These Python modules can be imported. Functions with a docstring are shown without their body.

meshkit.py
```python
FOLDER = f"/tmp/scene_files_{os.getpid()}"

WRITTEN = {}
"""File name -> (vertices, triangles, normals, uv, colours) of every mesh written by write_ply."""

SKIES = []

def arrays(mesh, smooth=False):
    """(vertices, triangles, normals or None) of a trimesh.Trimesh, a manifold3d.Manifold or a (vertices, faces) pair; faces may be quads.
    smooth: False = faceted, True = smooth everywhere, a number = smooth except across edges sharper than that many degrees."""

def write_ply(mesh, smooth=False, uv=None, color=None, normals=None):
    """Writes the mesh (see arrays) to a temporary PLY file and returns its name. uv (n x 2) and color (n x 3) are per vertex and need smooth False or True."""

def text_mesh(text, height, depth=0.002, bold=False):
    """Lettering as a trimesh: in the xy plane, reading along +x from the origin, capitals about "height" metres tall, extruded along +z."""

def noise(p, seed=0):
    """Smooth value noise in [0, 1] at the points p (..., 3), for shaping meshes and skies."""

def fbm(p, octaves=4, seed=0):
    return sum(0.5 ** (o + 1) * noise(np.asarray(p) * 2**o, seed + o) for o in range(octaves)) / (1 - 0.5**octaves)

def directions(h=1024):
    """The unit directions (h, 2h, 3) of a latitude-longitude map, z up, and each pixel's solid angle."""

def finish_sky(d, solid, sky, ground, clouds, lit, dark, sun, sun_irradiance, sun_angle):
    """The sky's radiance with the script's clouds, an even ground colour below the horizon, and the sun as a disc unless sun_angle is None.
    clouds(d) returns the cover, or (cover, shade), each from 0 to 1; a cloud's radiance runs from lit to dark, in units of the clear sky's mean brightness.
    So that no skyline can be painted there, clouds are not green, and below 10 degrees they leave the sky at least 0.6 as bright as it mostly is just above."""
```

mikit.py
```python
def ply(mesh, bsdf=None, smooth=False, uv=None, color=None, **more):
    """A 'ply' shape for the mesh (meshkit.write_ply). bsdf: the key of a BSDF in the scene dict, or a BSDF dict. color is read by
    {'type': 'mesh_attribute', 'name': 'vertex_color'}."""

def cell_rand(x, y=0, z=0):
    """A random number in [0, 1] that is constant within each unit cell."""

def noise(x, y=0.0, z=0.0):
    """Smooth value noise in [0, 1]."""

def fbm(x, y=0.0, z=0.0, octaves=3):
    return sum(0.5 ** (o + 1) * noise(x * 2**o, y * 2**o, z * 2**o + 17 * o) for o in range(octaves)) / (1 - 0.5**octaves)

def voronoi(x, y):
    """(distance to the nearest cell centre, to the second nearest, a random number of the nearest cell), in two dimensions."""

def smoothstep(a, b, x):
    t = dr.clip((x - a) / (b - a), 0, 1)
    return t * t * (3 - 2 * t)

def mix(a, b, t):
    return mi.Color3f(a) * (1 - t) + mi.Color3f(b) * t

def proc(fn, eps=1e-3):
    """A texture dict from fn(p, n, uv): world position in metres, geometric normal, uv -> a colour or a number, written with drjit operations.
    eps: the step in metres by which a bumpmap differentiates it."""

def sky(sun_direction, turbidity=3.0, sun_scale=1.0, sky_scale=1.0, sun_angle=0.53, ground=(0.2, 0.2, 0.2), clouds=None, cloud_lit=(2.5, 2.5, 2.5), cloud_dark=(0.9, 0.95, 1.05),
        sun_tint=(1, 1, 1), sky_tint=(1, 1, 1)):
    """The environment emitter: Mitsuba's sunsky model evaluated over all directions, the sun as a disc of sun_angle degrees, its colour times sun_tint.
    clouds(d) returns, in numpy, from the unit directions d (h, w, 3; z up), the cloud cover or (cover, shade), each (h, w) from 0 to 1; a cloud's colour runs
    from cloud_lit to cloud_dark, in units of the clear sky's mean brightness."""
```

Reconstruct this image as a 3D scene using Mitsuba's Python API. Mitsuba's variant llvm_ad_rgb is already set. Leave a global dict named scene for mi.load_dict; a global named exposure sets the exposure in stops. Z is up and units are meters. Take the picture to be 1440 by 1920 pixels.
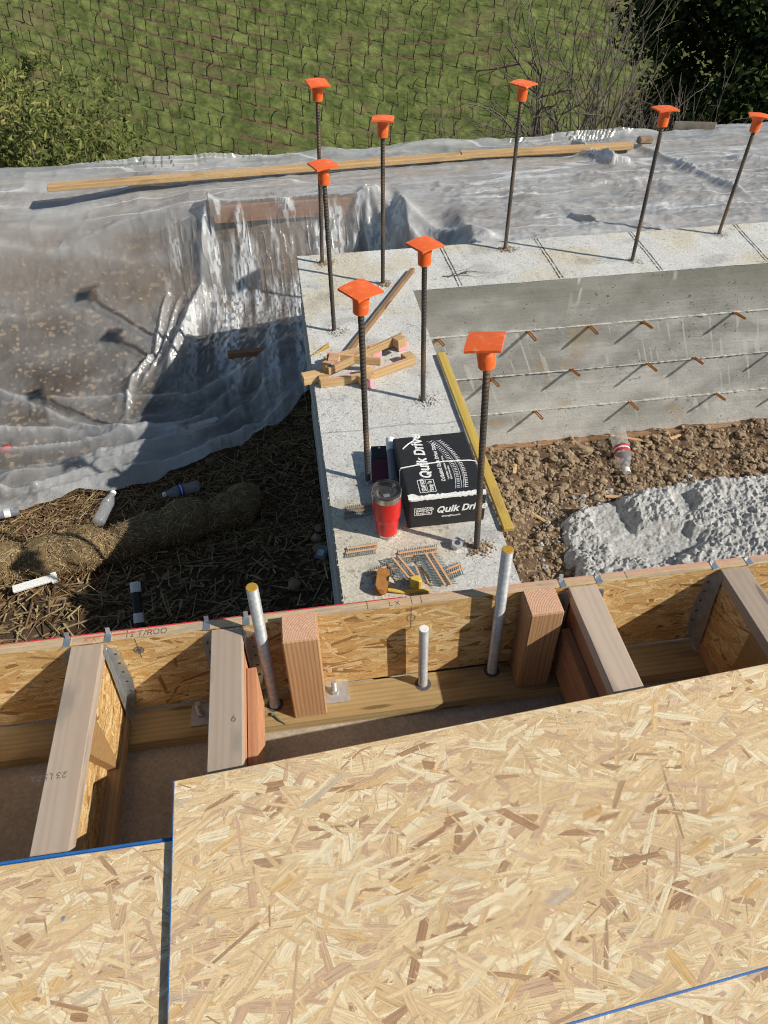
import math
import numpy as np, trimesh, drjit as dr, mitsuba as mi
from scipy.spatial import ConvexHull
import mikit, meshkit
from mikit import noise, fbm, cell_rand, smoothstep, mix, voronoi

T = mi.ScalarTransform4f
scene, labels = {}, {}

# ------------------------------------------------------------------ camera, sky, exposure
CAM = np.array([0, 0, 1.75])
PITCH, ROLL, YAW = np.radians([43.15, 0.93, 7.54])
_f = np.array([np.sin(YAW) * np.cos(PITCH), np.cos(YAW) * np.cos(PITCH), -np.sin(PITCH)])
_r = np.array([np.cos(YAW), -np.sin(YAW), 0])
_d = np.cross(_f, _r)
_up = np.sin(ROLL) * _r - np.cos(ROLL) * _d
scene['camera'] = {'type': 'perspective', 'fov_axis': 'x', 'fov': 2 * math.degrees(math.atan(720 / 1400)),
                   'near_clip': 0.05, 'far_clip': 2000.0,
                   'to_world': T().look_at(origin=CAM.tolist(), target=(CAM + _f).tolist(), up=_up.tolist())}
SUN = np.array([0.85, -0.50, 0.75])
scene['sky'] = mikit.sky(SUN.tolist(), turbidity=3, sky_scale=0.74, sun_tint=(.84, .97, 1.19), sky_tint=(1.12, 1.0, .82))
exposure = 2.02

# ------------------------------------------------------------------ helpers
rng = np.random.default_rng(11)


def rgb(*c):
    return {'type': 'rgb', 'value': list(c)}


def numbered(key):
    if key not in scene and key not in labels:
        return key
    n = 1
    while f'{key}_{n:03d}' in scene or f'{key}_{n:03d}' in labels:
        n += 1
    return f'{key}_{n:03d}'


def thing(name, label, cat, group=None):
    key = numbered(name)
    labels[key] = {'label': label, 'category': cat}
    if group:
        labels[key]['group'] = group
    return key


def put(key, mesh, bsdf, smooth=False, uv=None, **kw):
    key = numbered(key)
    scene[key] = mikit.ply(mesh, bsdf, smooth=smooth, uv=uv, **kw)
    return key


def part(holder, name, mesh, bsdf, smooth=False, uv=None, label=None, stuff=False):
    key = put(f'{holder}__{name}', mesh, bsdf, smooth, uv)
    if label or stuff:
        labels[key] = {}
        if label:
            labels[key]['label'] = label
        if stuff:
            labels[key]['kind'] = 'stuff'
    return key


def single(name, label, cat, mesh, bsdf, smooth=False, uv=None, group=None):
    key = thing(name, label, cat, group)
    scene[key] = mikit.ply(mesh, bsdf, smooth=smooth, uv=uv)
    return key


def struct(name, label, mesh, bsdf, smooth=True, uv=None):
    labels[name] = {'label': label, 'kind': 'structure'}
    scene[name] = mikit.ply(mesh, bsdf, smooth=smooth, uv=uv)


def hull(points):
    p = np.asarray(points, float)
    h = ConvexHull(p)
    m = trimesh.Trimesh(p, h.simplices, process=False)
    c = p.mean(0)
    tri = m.triangles
    flip = ((tri.mean(1) - c) * np.cross(tri[:, 1] - tri[:, 0], tri[:, 2] - tri[:, 0])).sum(1) < 0
    f = m.faces.copy()
    f[flip] = f[flip][:, ::-1]
    m = trimesh.Trimesh(p, f, process=False)
    m.remove_unreferenced_vertices()
    return m


_S = np.array([(a, b, c) for a in (-1, 1) for b in (-1, 1) for c in (-1, 1)], float)


def box(sx, sy, sz, b=0.002):
    """A box with chamfered edges, centred on the origin."""
    h = np.array([sx, sy, sz]) / 2
    b = min(b, 0.45 * h.min())
    pts = np.vstack([_S * (h - np.array(o) * b) for o in ((0, 1, 1), (1, 0, 1), (1, 1, 0))])
    return hull(pts)


def mv(m, loc=(0, 0, 0), rz=0.0, rx=0.0, ry=0.0):
    """Rotated (degrees, about x then y then z) and moved copy."""
    m = m.copy()
    A = trimesh.transformations.euler_matrix(math.radians(rx), math.radians(ry), math.radians(rz), 'sxyz')
    A[:3, 3] = loc
    m.apply_transform(A)
    return m


def cat(ms):
    return trimesh.util.concatenate(ms)


def bx(x0, x1, y0, y1, z0, z1, b=0.002):
    return mv(box(x1 - x0, y1 - y0, z1 - z0, b), ((x0 + x1) / 2, (y0 + y1) / 2, (z0 + z1) / 2))


def tube(points, radii, sides=8, caps=True):
    p = np.asarray(points, float)
    n = len(p)
    r = np.broadcast_to(radii, (n,))
    t = np.gradient(p, axis=0)
    t /= np.linalg.norm(t, axis=1, keepdims=True) + 1e-12
    a = np.cross(t, np.where(np.abs(t[:, 2:]) < 0.9, [0, 0, 1.0], [1.0, 0, 0]))
    a /= np.linalg.norm(a, axis=1, keepdims=True) + 1e-12
    for k in range(1, n):
        if (a[k] * a[k - 1]).sum() < 0:
            a[k] *= -1
    b = np.cross(t, a)
    ang = np.arange(sides) * 2 * np.pi / sides
    v = (p[:, None] + r[:, None, None] * (np.cos(ang)[None, :, None] * a[:, None] + np.sin(ang)[None, :, None] * b[:, None])).reshape(-1, 3)
    i, j = np.meshgrid(np.arange(n - 1), np.arange(sides), indexing='ij')
    q = np.stack([i * sides + j, i * sides + (j + 1) % sides, (i + 1) * sides + (j + 1) % sides, (i + 1) * sides + j], -1).reshape(-1, 4)
    f = np.vstack([q[:, [0, 1, 2]], q[:, [0, 2, 3]]])
    if caps:
        v = np.vstack([v, p[:1], p[-1:]])
        k = np.arange(sides)
        f = np.vstack([f, np.stack([(k + 1) % sides, k, k * 0 + n * sides], 1),
                       np.stack([(n - 1) * sides + k, (n - 1) * sides + (k + 1) % sides, k * 0 + n * sides + 1], 1)])
    m = trimesh.Trimesh(v, f, process=False)
    return m


def lathe(profile, n=32):
    """Profile of (radius, z) from bottom to top, turned about z."""
    pr = np.asarray(profile, float)
    a = np.arange(n) * 2 * np.pi / n
    v = np.stack([pr[:, :1] * np.cos(a), pr[:, :1] * np.sin(a), np.broadcast_to(pr[:, 1:], (len(pr), n))], -1).reshape(-1, 3)
    i, j = np.meshgrid(np.arange(len(pr) - 1), np.arange(n), indexing='ij')
    q = np.stack([i * n + j, i * n + (j + 1) % n, (i + 1) * n + (j + 1) % n, (i + 1) * n + j], -1).reshape(-1, 4)
    return trimesh.Trimesh(v, np.vstack([q[:, [0, 1, 2]], q[:, [0, 2, 3]]]), process=False)


def grid_mesh(X, Y, Z):
    n, m = X.shape
    v = np.stack([X, Y, Z], -1).reshape(-1, 3)
    i, j = np.meshgrid(np.arange(n - 1), np.arange(m - 1), indexing='ij')
    a = (i * m + j).ravel()
    f = np.vstack([np.stack([a, a + 1, a + m + 1], 1), np.stack([a, a + m + 1, a + m], 1)])
    # facing up
    n0 = np.cross(v[f[:, 1]] - v[f[:, 0]], v[f[:, 2]] - v[f[:, 0]])[:, 2].sum()
    return v, (f if n0 > 0 else f[:, ::-1])


_wid = [0]


def wooduv(m, axis):
    """Unmerged copy of the mesh and its uv: u runs along the grain in metres (end grain: u beyond 100), v across it plus 3 per piece."""
    v = m.triangles.reshape(-1, 3)
    n = np.repeat(m.face_normals, 3, axis=0)
    axis = np.asarray(axis, float) / np.linalg.norm(axis)
    o = [e for e in np.eye(3) if abs(e @ axis) < 0.8]
    e1 = o[0] - axis * (o[0] @ axis)
    e1 /= np.linalg.norm(e1)
    e2 = np.cross(axis, e1)
    c = m.vertices.mean(0)
    _wid[0] += 1
    w = _wid[0]
    q = v - c
    side = np.abs(n @ e1) > np.abs(n @ e2)
    across = np.where(side, q @ e2 + 0.37, q @ e1)
    end = np.abs(n @ axis) > 0.75
    u = np.where(end, 100 + (q @ e1) + 1.0, q @ axis + (w * 7.31) % 5)
    vv = np.where(end, q @ e2, across) + 3.0 * w
    return (v, np.arange(len(v)).reshape(-1, 3)), np.stack([u, vv], 1)


def wpart(holder, name, m, axis, bsdf, label=None):
    g, uv = wooduv(m, axis)
    return part(holder, name, g, bsdf, uv=uv, label=label)


def wsingle(name, label, category, m, axis, bsdf, group=None):
    g, uv = wooduv(m, axis)
    return single(name, label, category, g, bsdf, uv=uv, group=group)


def lettering(text, h, depth=0.0006, shear=0.0, bold=True, wide=1.0):
    m = meshkit.text_mesh(text, h, depth, bold=bold)
    v = m.vertices.copy()
    v[:, 0] = v[:, 0] * wide + v[:, 1] * shear
    return trimesh.Trimesh(v, m.faces, process=False)


def frame_mesh(o, xa, ya):
    """4x4 that maps x,y,z to o + x*xa + y*ya + z*cross."""
    A = np.eye(4)
    A[:3, 0], A[:3, 1], A[:3, 2], A[:3, 3] = xa, ya, np.cross(xa, ya), o
    return A


def on(m, o, xa, ya):
    m = m.copy()
    m.apply_transform(frame_mesh(o, np.asarray(xa, float), np.asarray(ya, float)))
    return m


# ------------------------------------------------------------------ materials
def two(b):
    return {'type': 'twosided', 'bsdf': b}


def mat(name, color, rough=0.5, metal=0.0, spec=0.5, bump=None, scale=1.0, coat=0.0, twos=True, **kw):
    c = mikit.proc(color) if callable(color) else rgb(*color)
    b = {'type': 'principled', 'base_color': c, 'roughness': rough, 'metallic': metal, 'specular': spec, 'clearcoat': coat, **kw}
    if bump is not None:
        b = {'type': 'bumpmap', 'arbitrary': mikit.proc(bump, eps=kw.pop('eps', 1e-3)), 'scale': scale, 'bsdf': b}
    scene[name] = two(b) if twos else b


def wood_fn(pale, dark, red, freq=160.0, contrast=1.0, stain=(0.2, 0.13, 0.08), stainy=0.35):
    def fn(p, n, uv):
        u, v = uv.x, uv.y
        w = dr.floor(v / 3.0 + 0.5)
        x = v - 3.0 * w
        end = u > 50.0
        rings = dr.sqrt(dr.square(u - 101.0 + 0.05 * (cell_rand(w, 4) - 0.5)) + dr.square(x + 0.10 + 0.1 * cell_rand(w, 5)))
        wav = 0.010 * (noise(u * 2.2, x * 9, w) - 0.5) + 0.003 * noise(u * 11, x * 30, w + 5)
        s = dr.select(end, rings, x + wav)
        line = 0.5 + 0.5 * dr.sin(s * freq * 2.2 + 5 * noise(s * 40, w))
        fine = noise(dr.select(end, u * 300, u * 14), x * 900, w)
        tone = 0.8 + 0.35 * cell_rand(w, 1)
        c = mix(pale, dark, dr.clip(contrast * (0.5 * line * line + 0.3 * fine), 0, 1)) * tone
        c = mix(c, mi.Color3f(red) * tone, smoothstep(0.45, 0.8, noise(u * 1.3, x * 14, w + 9)) * 0.5)
        kx, ky = u * 1.7 + 3 * cell_rand(w, 7), x * 11 + 5 * cell_rand(w, 8)
        k1, k2, k3 = voronoi(kx, ky)
        knot = (1 - smoothstep(.05, .11, k1)) * dr.select((k3 > .72) & ~end, 1., 0.)
        c = mix(c, mi.Color3f(dark) * .45, knot * .8)
        blot = smoothstep(0.55, 0.8, fbm(u * 6, x * 18, w, 3)) * stainy
        return mix(c, stain, blot)
    return fn


mat('pine_wood', wood_fn((.62, .44, .24), (.42, .25, .11), (.5, .29, .13)), .6, spec=.3)
mat('fir_wood', wood_fn((.53, .32, .175), (.28, .13, .055), (.42, .22, .11), freq=230, stainy=.1), .6, spec=.3)
mat('fir_end', lambda p, n, uv: mix((.66, .42, .30), (.50, .27, .17), 0.5 + 0.5 * dr.sin(900 * dr.sqrt(dr.square(p.x - .03 - dr.select(p.x > .3, .72, 0.)) + dr.square(p.y - 1.30)))) * (0.85 + .3 * noise(p.x * 300, p.y * 300)), .7, spec=.2)
mat('treated_wood', wood_fn((.43, .31, .155), (.28, .19, .085), (.36, .235, .105), stain=(.17, .11, .06), stainy=.5), .65, spec=.25)
mat('strip_wood', wood_fn((.52, .38, .10), (.38, .25, .05), (.44, .30, .07), freq=120, stainy=.3), .65, spec=.25)
mat('flange_wood', wood_fn((.46, .37, .30), (.35, .265, .205), (.42, .31, .23), freq=90, contrast=.7, stain=(.25, .21, .18), stainy=.75), .65, spec=.2)
mat('red_wood', wood_fn((.46, .24, .14), (.30, .13, .07), (.40, .19, .10), freq=110, stainy=.3), .65, spec=.2)
mat('weathered_wood', wood_fn((.34, .22, .13), (.12, .075, .05), (.26, .14, .07), stainy=.7), .8, spec=.15)


def osb_fn(p, n, uv):
    """Strand wood: v = strand number + place across it, u = metres along it (+20: the amber, resin-rich sort)."""
    i = dr.floor(uv.y)
    a = uv.y - i
    u = uv.x
    amber = smoothstep(15, 16, u)
    r1, r2, r3 = cell_rand(i, 1), cell_rand(i, 2), cell_rand(i, 3)
    c = mix((.76, .585, .36), (.64, .45, .25), r1)
    c = mix(c, (.57, .385, .255), smoothstep(.55, .70, r2) * .9)
    c = mix(c, (.80, .67, .46), smoothstep(.74, .82, r2))
    c = mix(c, (.37, .21, .115), smoothstep(.94, .965, r3) * .85)
    c = mix(c, (.64, .40, .16), smoothstep(.915, .92, r3) * (1 - smoothstep(.935, .94, r3)) * .7)
    c = mix(c, (.50, .44, .36), smoothstep(.0, .002, r3) * (1 - smoothstep(.012, .014, r3)) * .6)
    ca = mix(mi.Color3f(.64, .42, .19), mi.Color3f(.52, .30, .11), r1)
    ca = mix(ca, mi.Color3f(.70, .52, .28), smoothstep(.68, .76, r2))
    ca = mix(ca, mi.Color3f(.26, .12, .04), smoothstep(.88, .93, r3) * .8)
    c = mix(c, ca, amber)
    g = noise(u * 16 + i * 3.1, a * 30 + i * 5.7) * .6 + noise(u * 5, a * 10 + i * 2.3) * .4
    c = c * (0.66 + 0.62 * g)
    c = c * (1 - 0.30 * smoothstep(.72, .80, noise(u * 40, a * 34 + i * 1.7)))
    c = c * (.90 + .16 * fbm(p.x * 5, p.y * 5, p.z * 5, 3))
    edge = dr.minimum(a, 1 - a)
    return c * (0.70 + 0.30 * smoothstep(0.0, 0.05, edge))


mat('osb', osb_fn, .55, spec=.35)
mat('osb_core', lambda p, n, uv: mix((.42, .26, .12), (.24, .13, .055), fbm(p.x * 60 + p.y * 60, p.z * 500, p.y * 50)), .75, spec=.2)


def rim_top_fn(p, n, uv):
    c = mix((.60, .46, .30), (.42, .29, .17), noise(p.x * 9, p.y * 420) * .7 + .3 * noise(p.x * 50, p.y * 200))
    c = mix(c, (.33, .28, .24), smoothstep(.5, .75, fbm(p.x * 13, p.y * 60)) * .6)
    pink = smoothstep(1.440, 1.462, p.y + .02 * (fbm(p.x * 8, p.y * 40) - .5)) * smoothstep(.05, .5, p.x)
    return mix(c, (.62, .27, .22), pink * .55 * smoothstep(.2, .5, noise(p.x * 60, p.y * 90)))


mat('rim_edge', rim_top_fn, .7, spec=.2)
mat('blue_paint', lambda p, n, uv: mix((.02, .17, .50), (.03, .10, .32), fbm(p.x * 60, p.y * 60, p.z * 60)), .5, spec=.4)
mat('red_paint', lambda p, n, uv: mix((.55, .035, .06), (.38, .12, .10), smoothstep(.4, .8, fbm(p.x * 30, p.y * 90))), .5, spec=.4)
mat('pencil', (.10, .09, .10), .8, spec=.1)
mat('red_pencil', (.55, .13, .10), .8, spec=.1)


def ctop_fn(p, n, uv):
    b = fbm(p.x * 2.2, p.y * 2.2, 3.0, 4)
    c = mix((.50, .50, .49), (.62, .615, .60), b)
    c = mix(c, (.52, .46, .34), smoothstep(.50, .70, fbm(p.x * 3.1 + 5, p.y * 3.1, 0, 3)) * .6)
    c = c * (1 - .22 * smoothstep(.55, .75, fbm(p.x * 5.5, p.y * 9, 12, 4)))
    c = c * (.93 + .12 * noise(p.x * 30 + 8 * noise(p.y * 3), p.y * 5, 2))
    sp = noise(p.x * 260, p.y * 260)
    c = c * (0.76 + 0.44 * sp)
    c = c * (1 - .35 * smoothstep(.80, .88, noise(p.x * 120, p.y * 120, 4)))
    # cold joints across the stub wall
    j = dr.abs(p.y - 2.42 - .02 * noise(p.x * 9)) * dr.select(p.y < 3.5, 1.0, 9.0)
    c = c * (1 - .35 * (1 - smoothstep(.002, .006, j)))
    # black marker lines drawn across the wall in pairs
    m = mi.Float(9)
    for x0, sl in ((.90, .0), (1.458, -.012), (2.025, -.03), (2.66, -.06)):
        xx = p.x - x0 - sl * (p.y - 3.85) / .5 * -1 + .006 * (noise(p.y * 12, x0) - .5)
        m = dr.minimum(m, dr.abs(dr.abs(xx) - .009))
    mk = (1 - smoothstep(.0025, .0055, m)) * dr.select(p.y > 3.6, 1., 0.) * (.55 + .45 * smoothstep(.25, .5, noise(p.x * 60, p.y * 60)))
    return mix(c, (.045, .045, .05), mk)


def crough(p, n, uv):
    return fbm(p.x * 90, p.y * 90, p.z * 90, 3) + .8 * noise(p.x * 320, p.y * 320, p.z * 320)


mat('concrete_top', ctop_fn, .85, spec=.25, bump=crough, scale=.0012)


def cface_fn(p, n, uv):
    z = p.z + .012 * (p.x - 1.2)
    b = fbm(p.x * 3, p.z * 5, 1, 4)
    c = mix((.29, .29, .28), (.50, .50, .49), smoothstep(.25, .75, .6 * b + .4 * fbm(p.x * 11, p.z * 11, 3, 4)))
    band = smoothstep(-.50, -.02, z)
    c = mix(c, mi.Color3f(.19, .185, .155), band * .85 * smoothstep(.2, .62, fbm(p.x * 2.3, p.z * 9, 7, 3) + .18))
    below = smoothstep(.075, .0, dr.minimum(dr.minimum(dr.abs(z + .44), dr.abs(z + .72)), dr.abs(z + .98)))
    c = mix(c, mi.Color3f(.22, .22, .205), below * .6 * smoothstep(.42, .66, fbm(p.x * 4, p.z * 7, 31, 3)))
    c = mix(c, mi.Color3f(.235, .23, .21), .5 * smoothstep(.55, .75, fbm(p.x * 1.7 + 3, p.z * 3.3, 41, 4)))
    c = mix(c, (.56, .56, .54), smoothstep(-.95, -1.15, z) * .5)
    g = noise(p.x * 7, p.z * 170, p.y * 7)
    c = c * (.92 + .15 * g)
    hole = smoothstep(.90, .93, noise(p.x * 85, p.z * 85, 21)) * smoothstep(.5, .6, noise(p.x * 7, p.z * 7, 5))
    c = c * (1 - .55 * hole)
    c = c * (.86 + .28 * noise(p.x * 200, p.z * 200, p.y * 200))
    # pale lime runs below the top edge
    run = smoothstep(.78, .86, noise(p.x * 9 + .6 * noise(p.z * 8), 3.0)) * smoothstep(-.30, -.12, z) * smoothstep(.45, .7, noise(p.x * 40, p.z * 11))
    c = mix(c, (.62, .62, .60), run * .8)
    scratch = smoothstep(.80, .87, noise(p.x * 55 + p.z * 22, p.z * 5, 9)) * smoothstep(-.3, -.42, z)
    c = mix(c, (.56, .56, .54), scratch * .55)
    rust = smoothstep(.72, .85, fbm(p.x * 5, p.z * 5, 17, 3)) * .4
    return mix(c, (.40, .28, .14), rust)


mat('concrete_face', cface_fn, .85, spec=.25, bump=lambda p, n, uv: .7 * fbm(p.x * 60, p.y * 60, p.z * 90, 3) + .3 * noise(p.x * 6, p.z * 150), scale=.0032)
mat('concrete_seam', lambda p, n, uv: mix((.52, .515, .50), (.34, .335, .315), fbm(p.x * 60, p.y * 80, p.z * 80)), .85, spec=.2)
mat('foundation_concrete', lambda p, n, uv: mix((.34, .285, .23), (.50, .44, .37), fbm(p.x * 7, p.y * 7, p.z * 7, 4)) * (.8 + .4 * noise(p.x * 130, p.y * 130, p.z * 130)), .9, spec=.15)


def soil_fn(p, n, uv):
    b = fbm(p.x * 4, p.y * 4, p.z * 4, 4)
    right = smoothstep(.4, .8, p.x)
    c = mix((.045, .031, .021), (.10, .070, .046), b)  # left pit earth darkened in its colour to deepen the shade there
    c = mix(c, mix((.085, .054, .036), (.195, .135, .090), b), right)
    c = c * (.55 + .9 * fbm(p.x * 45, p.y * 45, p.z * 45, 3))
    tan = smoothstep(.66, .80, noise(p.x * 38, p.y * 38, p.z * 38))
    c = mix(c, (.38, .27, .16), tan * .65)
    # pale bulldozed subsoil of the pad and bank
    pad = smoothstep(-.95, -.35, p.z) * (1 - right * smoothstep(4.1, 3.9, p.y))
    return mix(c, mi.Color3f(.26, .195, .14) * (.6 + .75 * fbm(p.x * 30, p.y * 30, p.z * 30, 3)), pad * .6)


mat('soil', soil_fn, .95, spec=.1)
mat('clod', lambda p, n, uv: mix((.20, .148, .10), (.42, .325, .225), fbm(p.x * 22, p.y * 22, p.z * 22, 3)) * (.65 + .6 * noise(p.x * 190, p.y * 190, p.z * 190)), .95, spec=.1)


def grass_fn(p, n, uv):
    big = fbm(p.x * .09, p.y * .13, 2, 3)
    qx, qy = .8 * p.x + .5 * p.y, .45 * p.y - .6 * p.x
    mid = fbm(qx * 1.3, qy * 1.3, 5, 3)
    c = mix((.080, .104, .032), (.135, .160, .052), smoothstep(.25, .75, mid))
    c = mix(c, (.115, .125, .048), smoothstep(.5, .8, big) * .5)
    c = c * (.34 + .72 * fbm(qx * 9, qy * 9, 1, 3) + .50 * noise(qx * 4.1 + 9, qy * 3.7, 2))
    # bare strips under the vine rows, broken up
    bare = smoothstep(.52, .70, fbm(p.x * .35 + 3, p.y * .35, 8, 3)) * smoothstep(.42, .6, noise(p.x * .8, p.y * 2.4, 11))
    c = mix(c, (.17, .125, .075), bare * .45)
    # the strip under each vine row is browner, in patches
    xc = dr.clip(p.x, -9, 14)
    g = -.78 * xc + .03478 * (xc * xc * .5 + 9 * xc) + 2.6232 - .78 * dr.minimum(p.x + 9, 0) + .02 * dr.maximum(p.x - 14, 0)
    t = (p.y - 42.5 - g) / 1.62
    d = dr.abs(t - dr.floor(t + .5)) + .22 * (fbm(p.x * 1.2, p.y * 1.2, 4) - .5)
    strip = (1 - smoothstep(.06, .22, d)) * smoothstep(.46, .68, fbm(p.x * .22, p.y * .4, 9, 3)) * dr.select(p.y > 38, 1., 0.)
    return mix(c, mi.Color3f(.125, .092, .055) * (.5 + 1.0 * fbm(p.x * 7, p.y * 7, 3)), strip * .8)


mat('grass', grass_fn, .9, spec=.1)


def straw_fn(p, n, uv):
    i = dr.floor(uv.y)
    r = cell_rand(i, 1)
    c = mix((.30, .215, .115), (.47, .365, .205), r)
    c = mix(c, (.17, .10, .055), smoothstep(.52, .64, cell_rand(i, 2)))
    return c * (.7 + .5 * noise(uv.x * 60, i))


mat('straw', straw_fn, .7, spec=.3)
mat('wattle_fibre', lambda p, n, uv: mix((.085, .062, .035), (.27, .20, .105), fbm(p.x * 70, p.y * 70, p.z * 70, 3)), .9, spec=.1)
mat('mound_concrete', lambda p, n, uv: mix((.28, .28, .28), (.52, .525, .53), fbm(p.x * 28, p.y * 28, p.z * 28, 4)) * (.72 + .5 * noise(p.x * 110, p.y * 110, p.z * 110)), .9, spec=.2)

def film_weight(p, n, uv):
    """How milky the sheeting is: dusty on the flat, clearer where it hangs on the bank, with condensation and painted sun glare in upright runs."""
    flat = smoothstep(-.36, -.18, p.z) * smoothstep(.45, .8, dr.abs(n.z))
    flat = dr.maximum(flat, smoothstep(5.45, 5.6, p.y))
    fold = dr.clip(uv.y - 100 * p.y, 0, 1)
    deep = smoothstep(-.75, -1.05, p.z)  # milkiness lowered towards the foot, to darken the shaded part of the sheet
    w = .19 + .24 * flat - .10 * deep
    w = w + .36 * (fbm(p.x * 3.1, p.y * 4.3, p.z * 4, 4) - .5)
    w = w + .42 * flat * (fbm(p.x * 3.2, p.y * 24, 2, 4) - .5)
    line = smoothstep(.90, .965, 1 - dr.abs(2 * noise(p.x * 1.6 + .5 * noise(p.y * 4), p.y * 13, 6) - 1))
    w = w + .34 * flat * line * smoothstep(.45, .6, noise(p.x * 1.9, p.y * 5, 3))
    runs = smoothstep(.46, .66, fbm(p.x * 15, p.y * 1.4, p.z * 2.6, 4)) * (1 - flat) * smoothstep(-1.05, -.7, p.z) * smoothstep(-.95, -.5, p.x)  # white sun glare painted in along with the condensation streaks
    crack = .25 + .75 * smoothstep(.34, .50, noise(p.x * 75, p.z * 26, p.y * 26))
    w = w + .78 * runs * crack
    w = w + fold * (.42 - .12 * flat)
    return dr.clip(w, .07, .92)


def film_bump(p, n, uv):
    steep = (1 - smoothstep(-.30, -.14, p.z)) * smoothstep(5.6, 5.4, p.y)
    a = 1 - dr.abs(2 * noise(p.x * 38, p.y * 6 + p.z * 5, 1) - 1)
    b = 1 - dr.abs(2 * noise(p.x * 9, p.y * 42, 2) - 1)
    c = 1 - dr.abs(2 * noise(p.x * 16 + p.y * 12, p.y * 17 - p.x * 9, 3) - 1)
    return a * a * steep * smoothstep(-.95, -.6, p.x) + .55 * b * b * (1 - .6 * steep) + .3 * c * c + .25 * fbm(p.x * 70, p.y * 70, p.z * 70, 2)


scene['sheeting'] = {'type': 'blendbsdf', 'weight': mikit.proc(film_weight), 'a': {'type': 'thindielectric', 'int_ior': 1.45},
                     'b': two({'type': 'bumpmap', 'arbitrary': mikit.proc(film_bump), 'scale': .006,
                               'bsdf': {'type': 'principled', 'base_color': rgb(.58, .595, .62), 'roughness': .20, 'specular': .9}})}


def leaf_fn(p, n, uv):
    i = dr.floor(uv.y)
    r = cell_rand(i, 1)
    tip = dr.clip(uv.x, 0, 1)
    c = mix((.060, .090, .030), (.15, .18, .054), r)
    return mix(c, mix((.34, .36, .12), (.48, .42, .17), cell_rand(i, 2)), tip * .85)


def leaf(name, fn, trans=.35):
    scene[name] = {'type': 'principledthin', 'base_color': mikit.proc(fn), 'roughness': .45, 'diff_trans': trans, 'spec_trans': 0.0}


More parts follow.
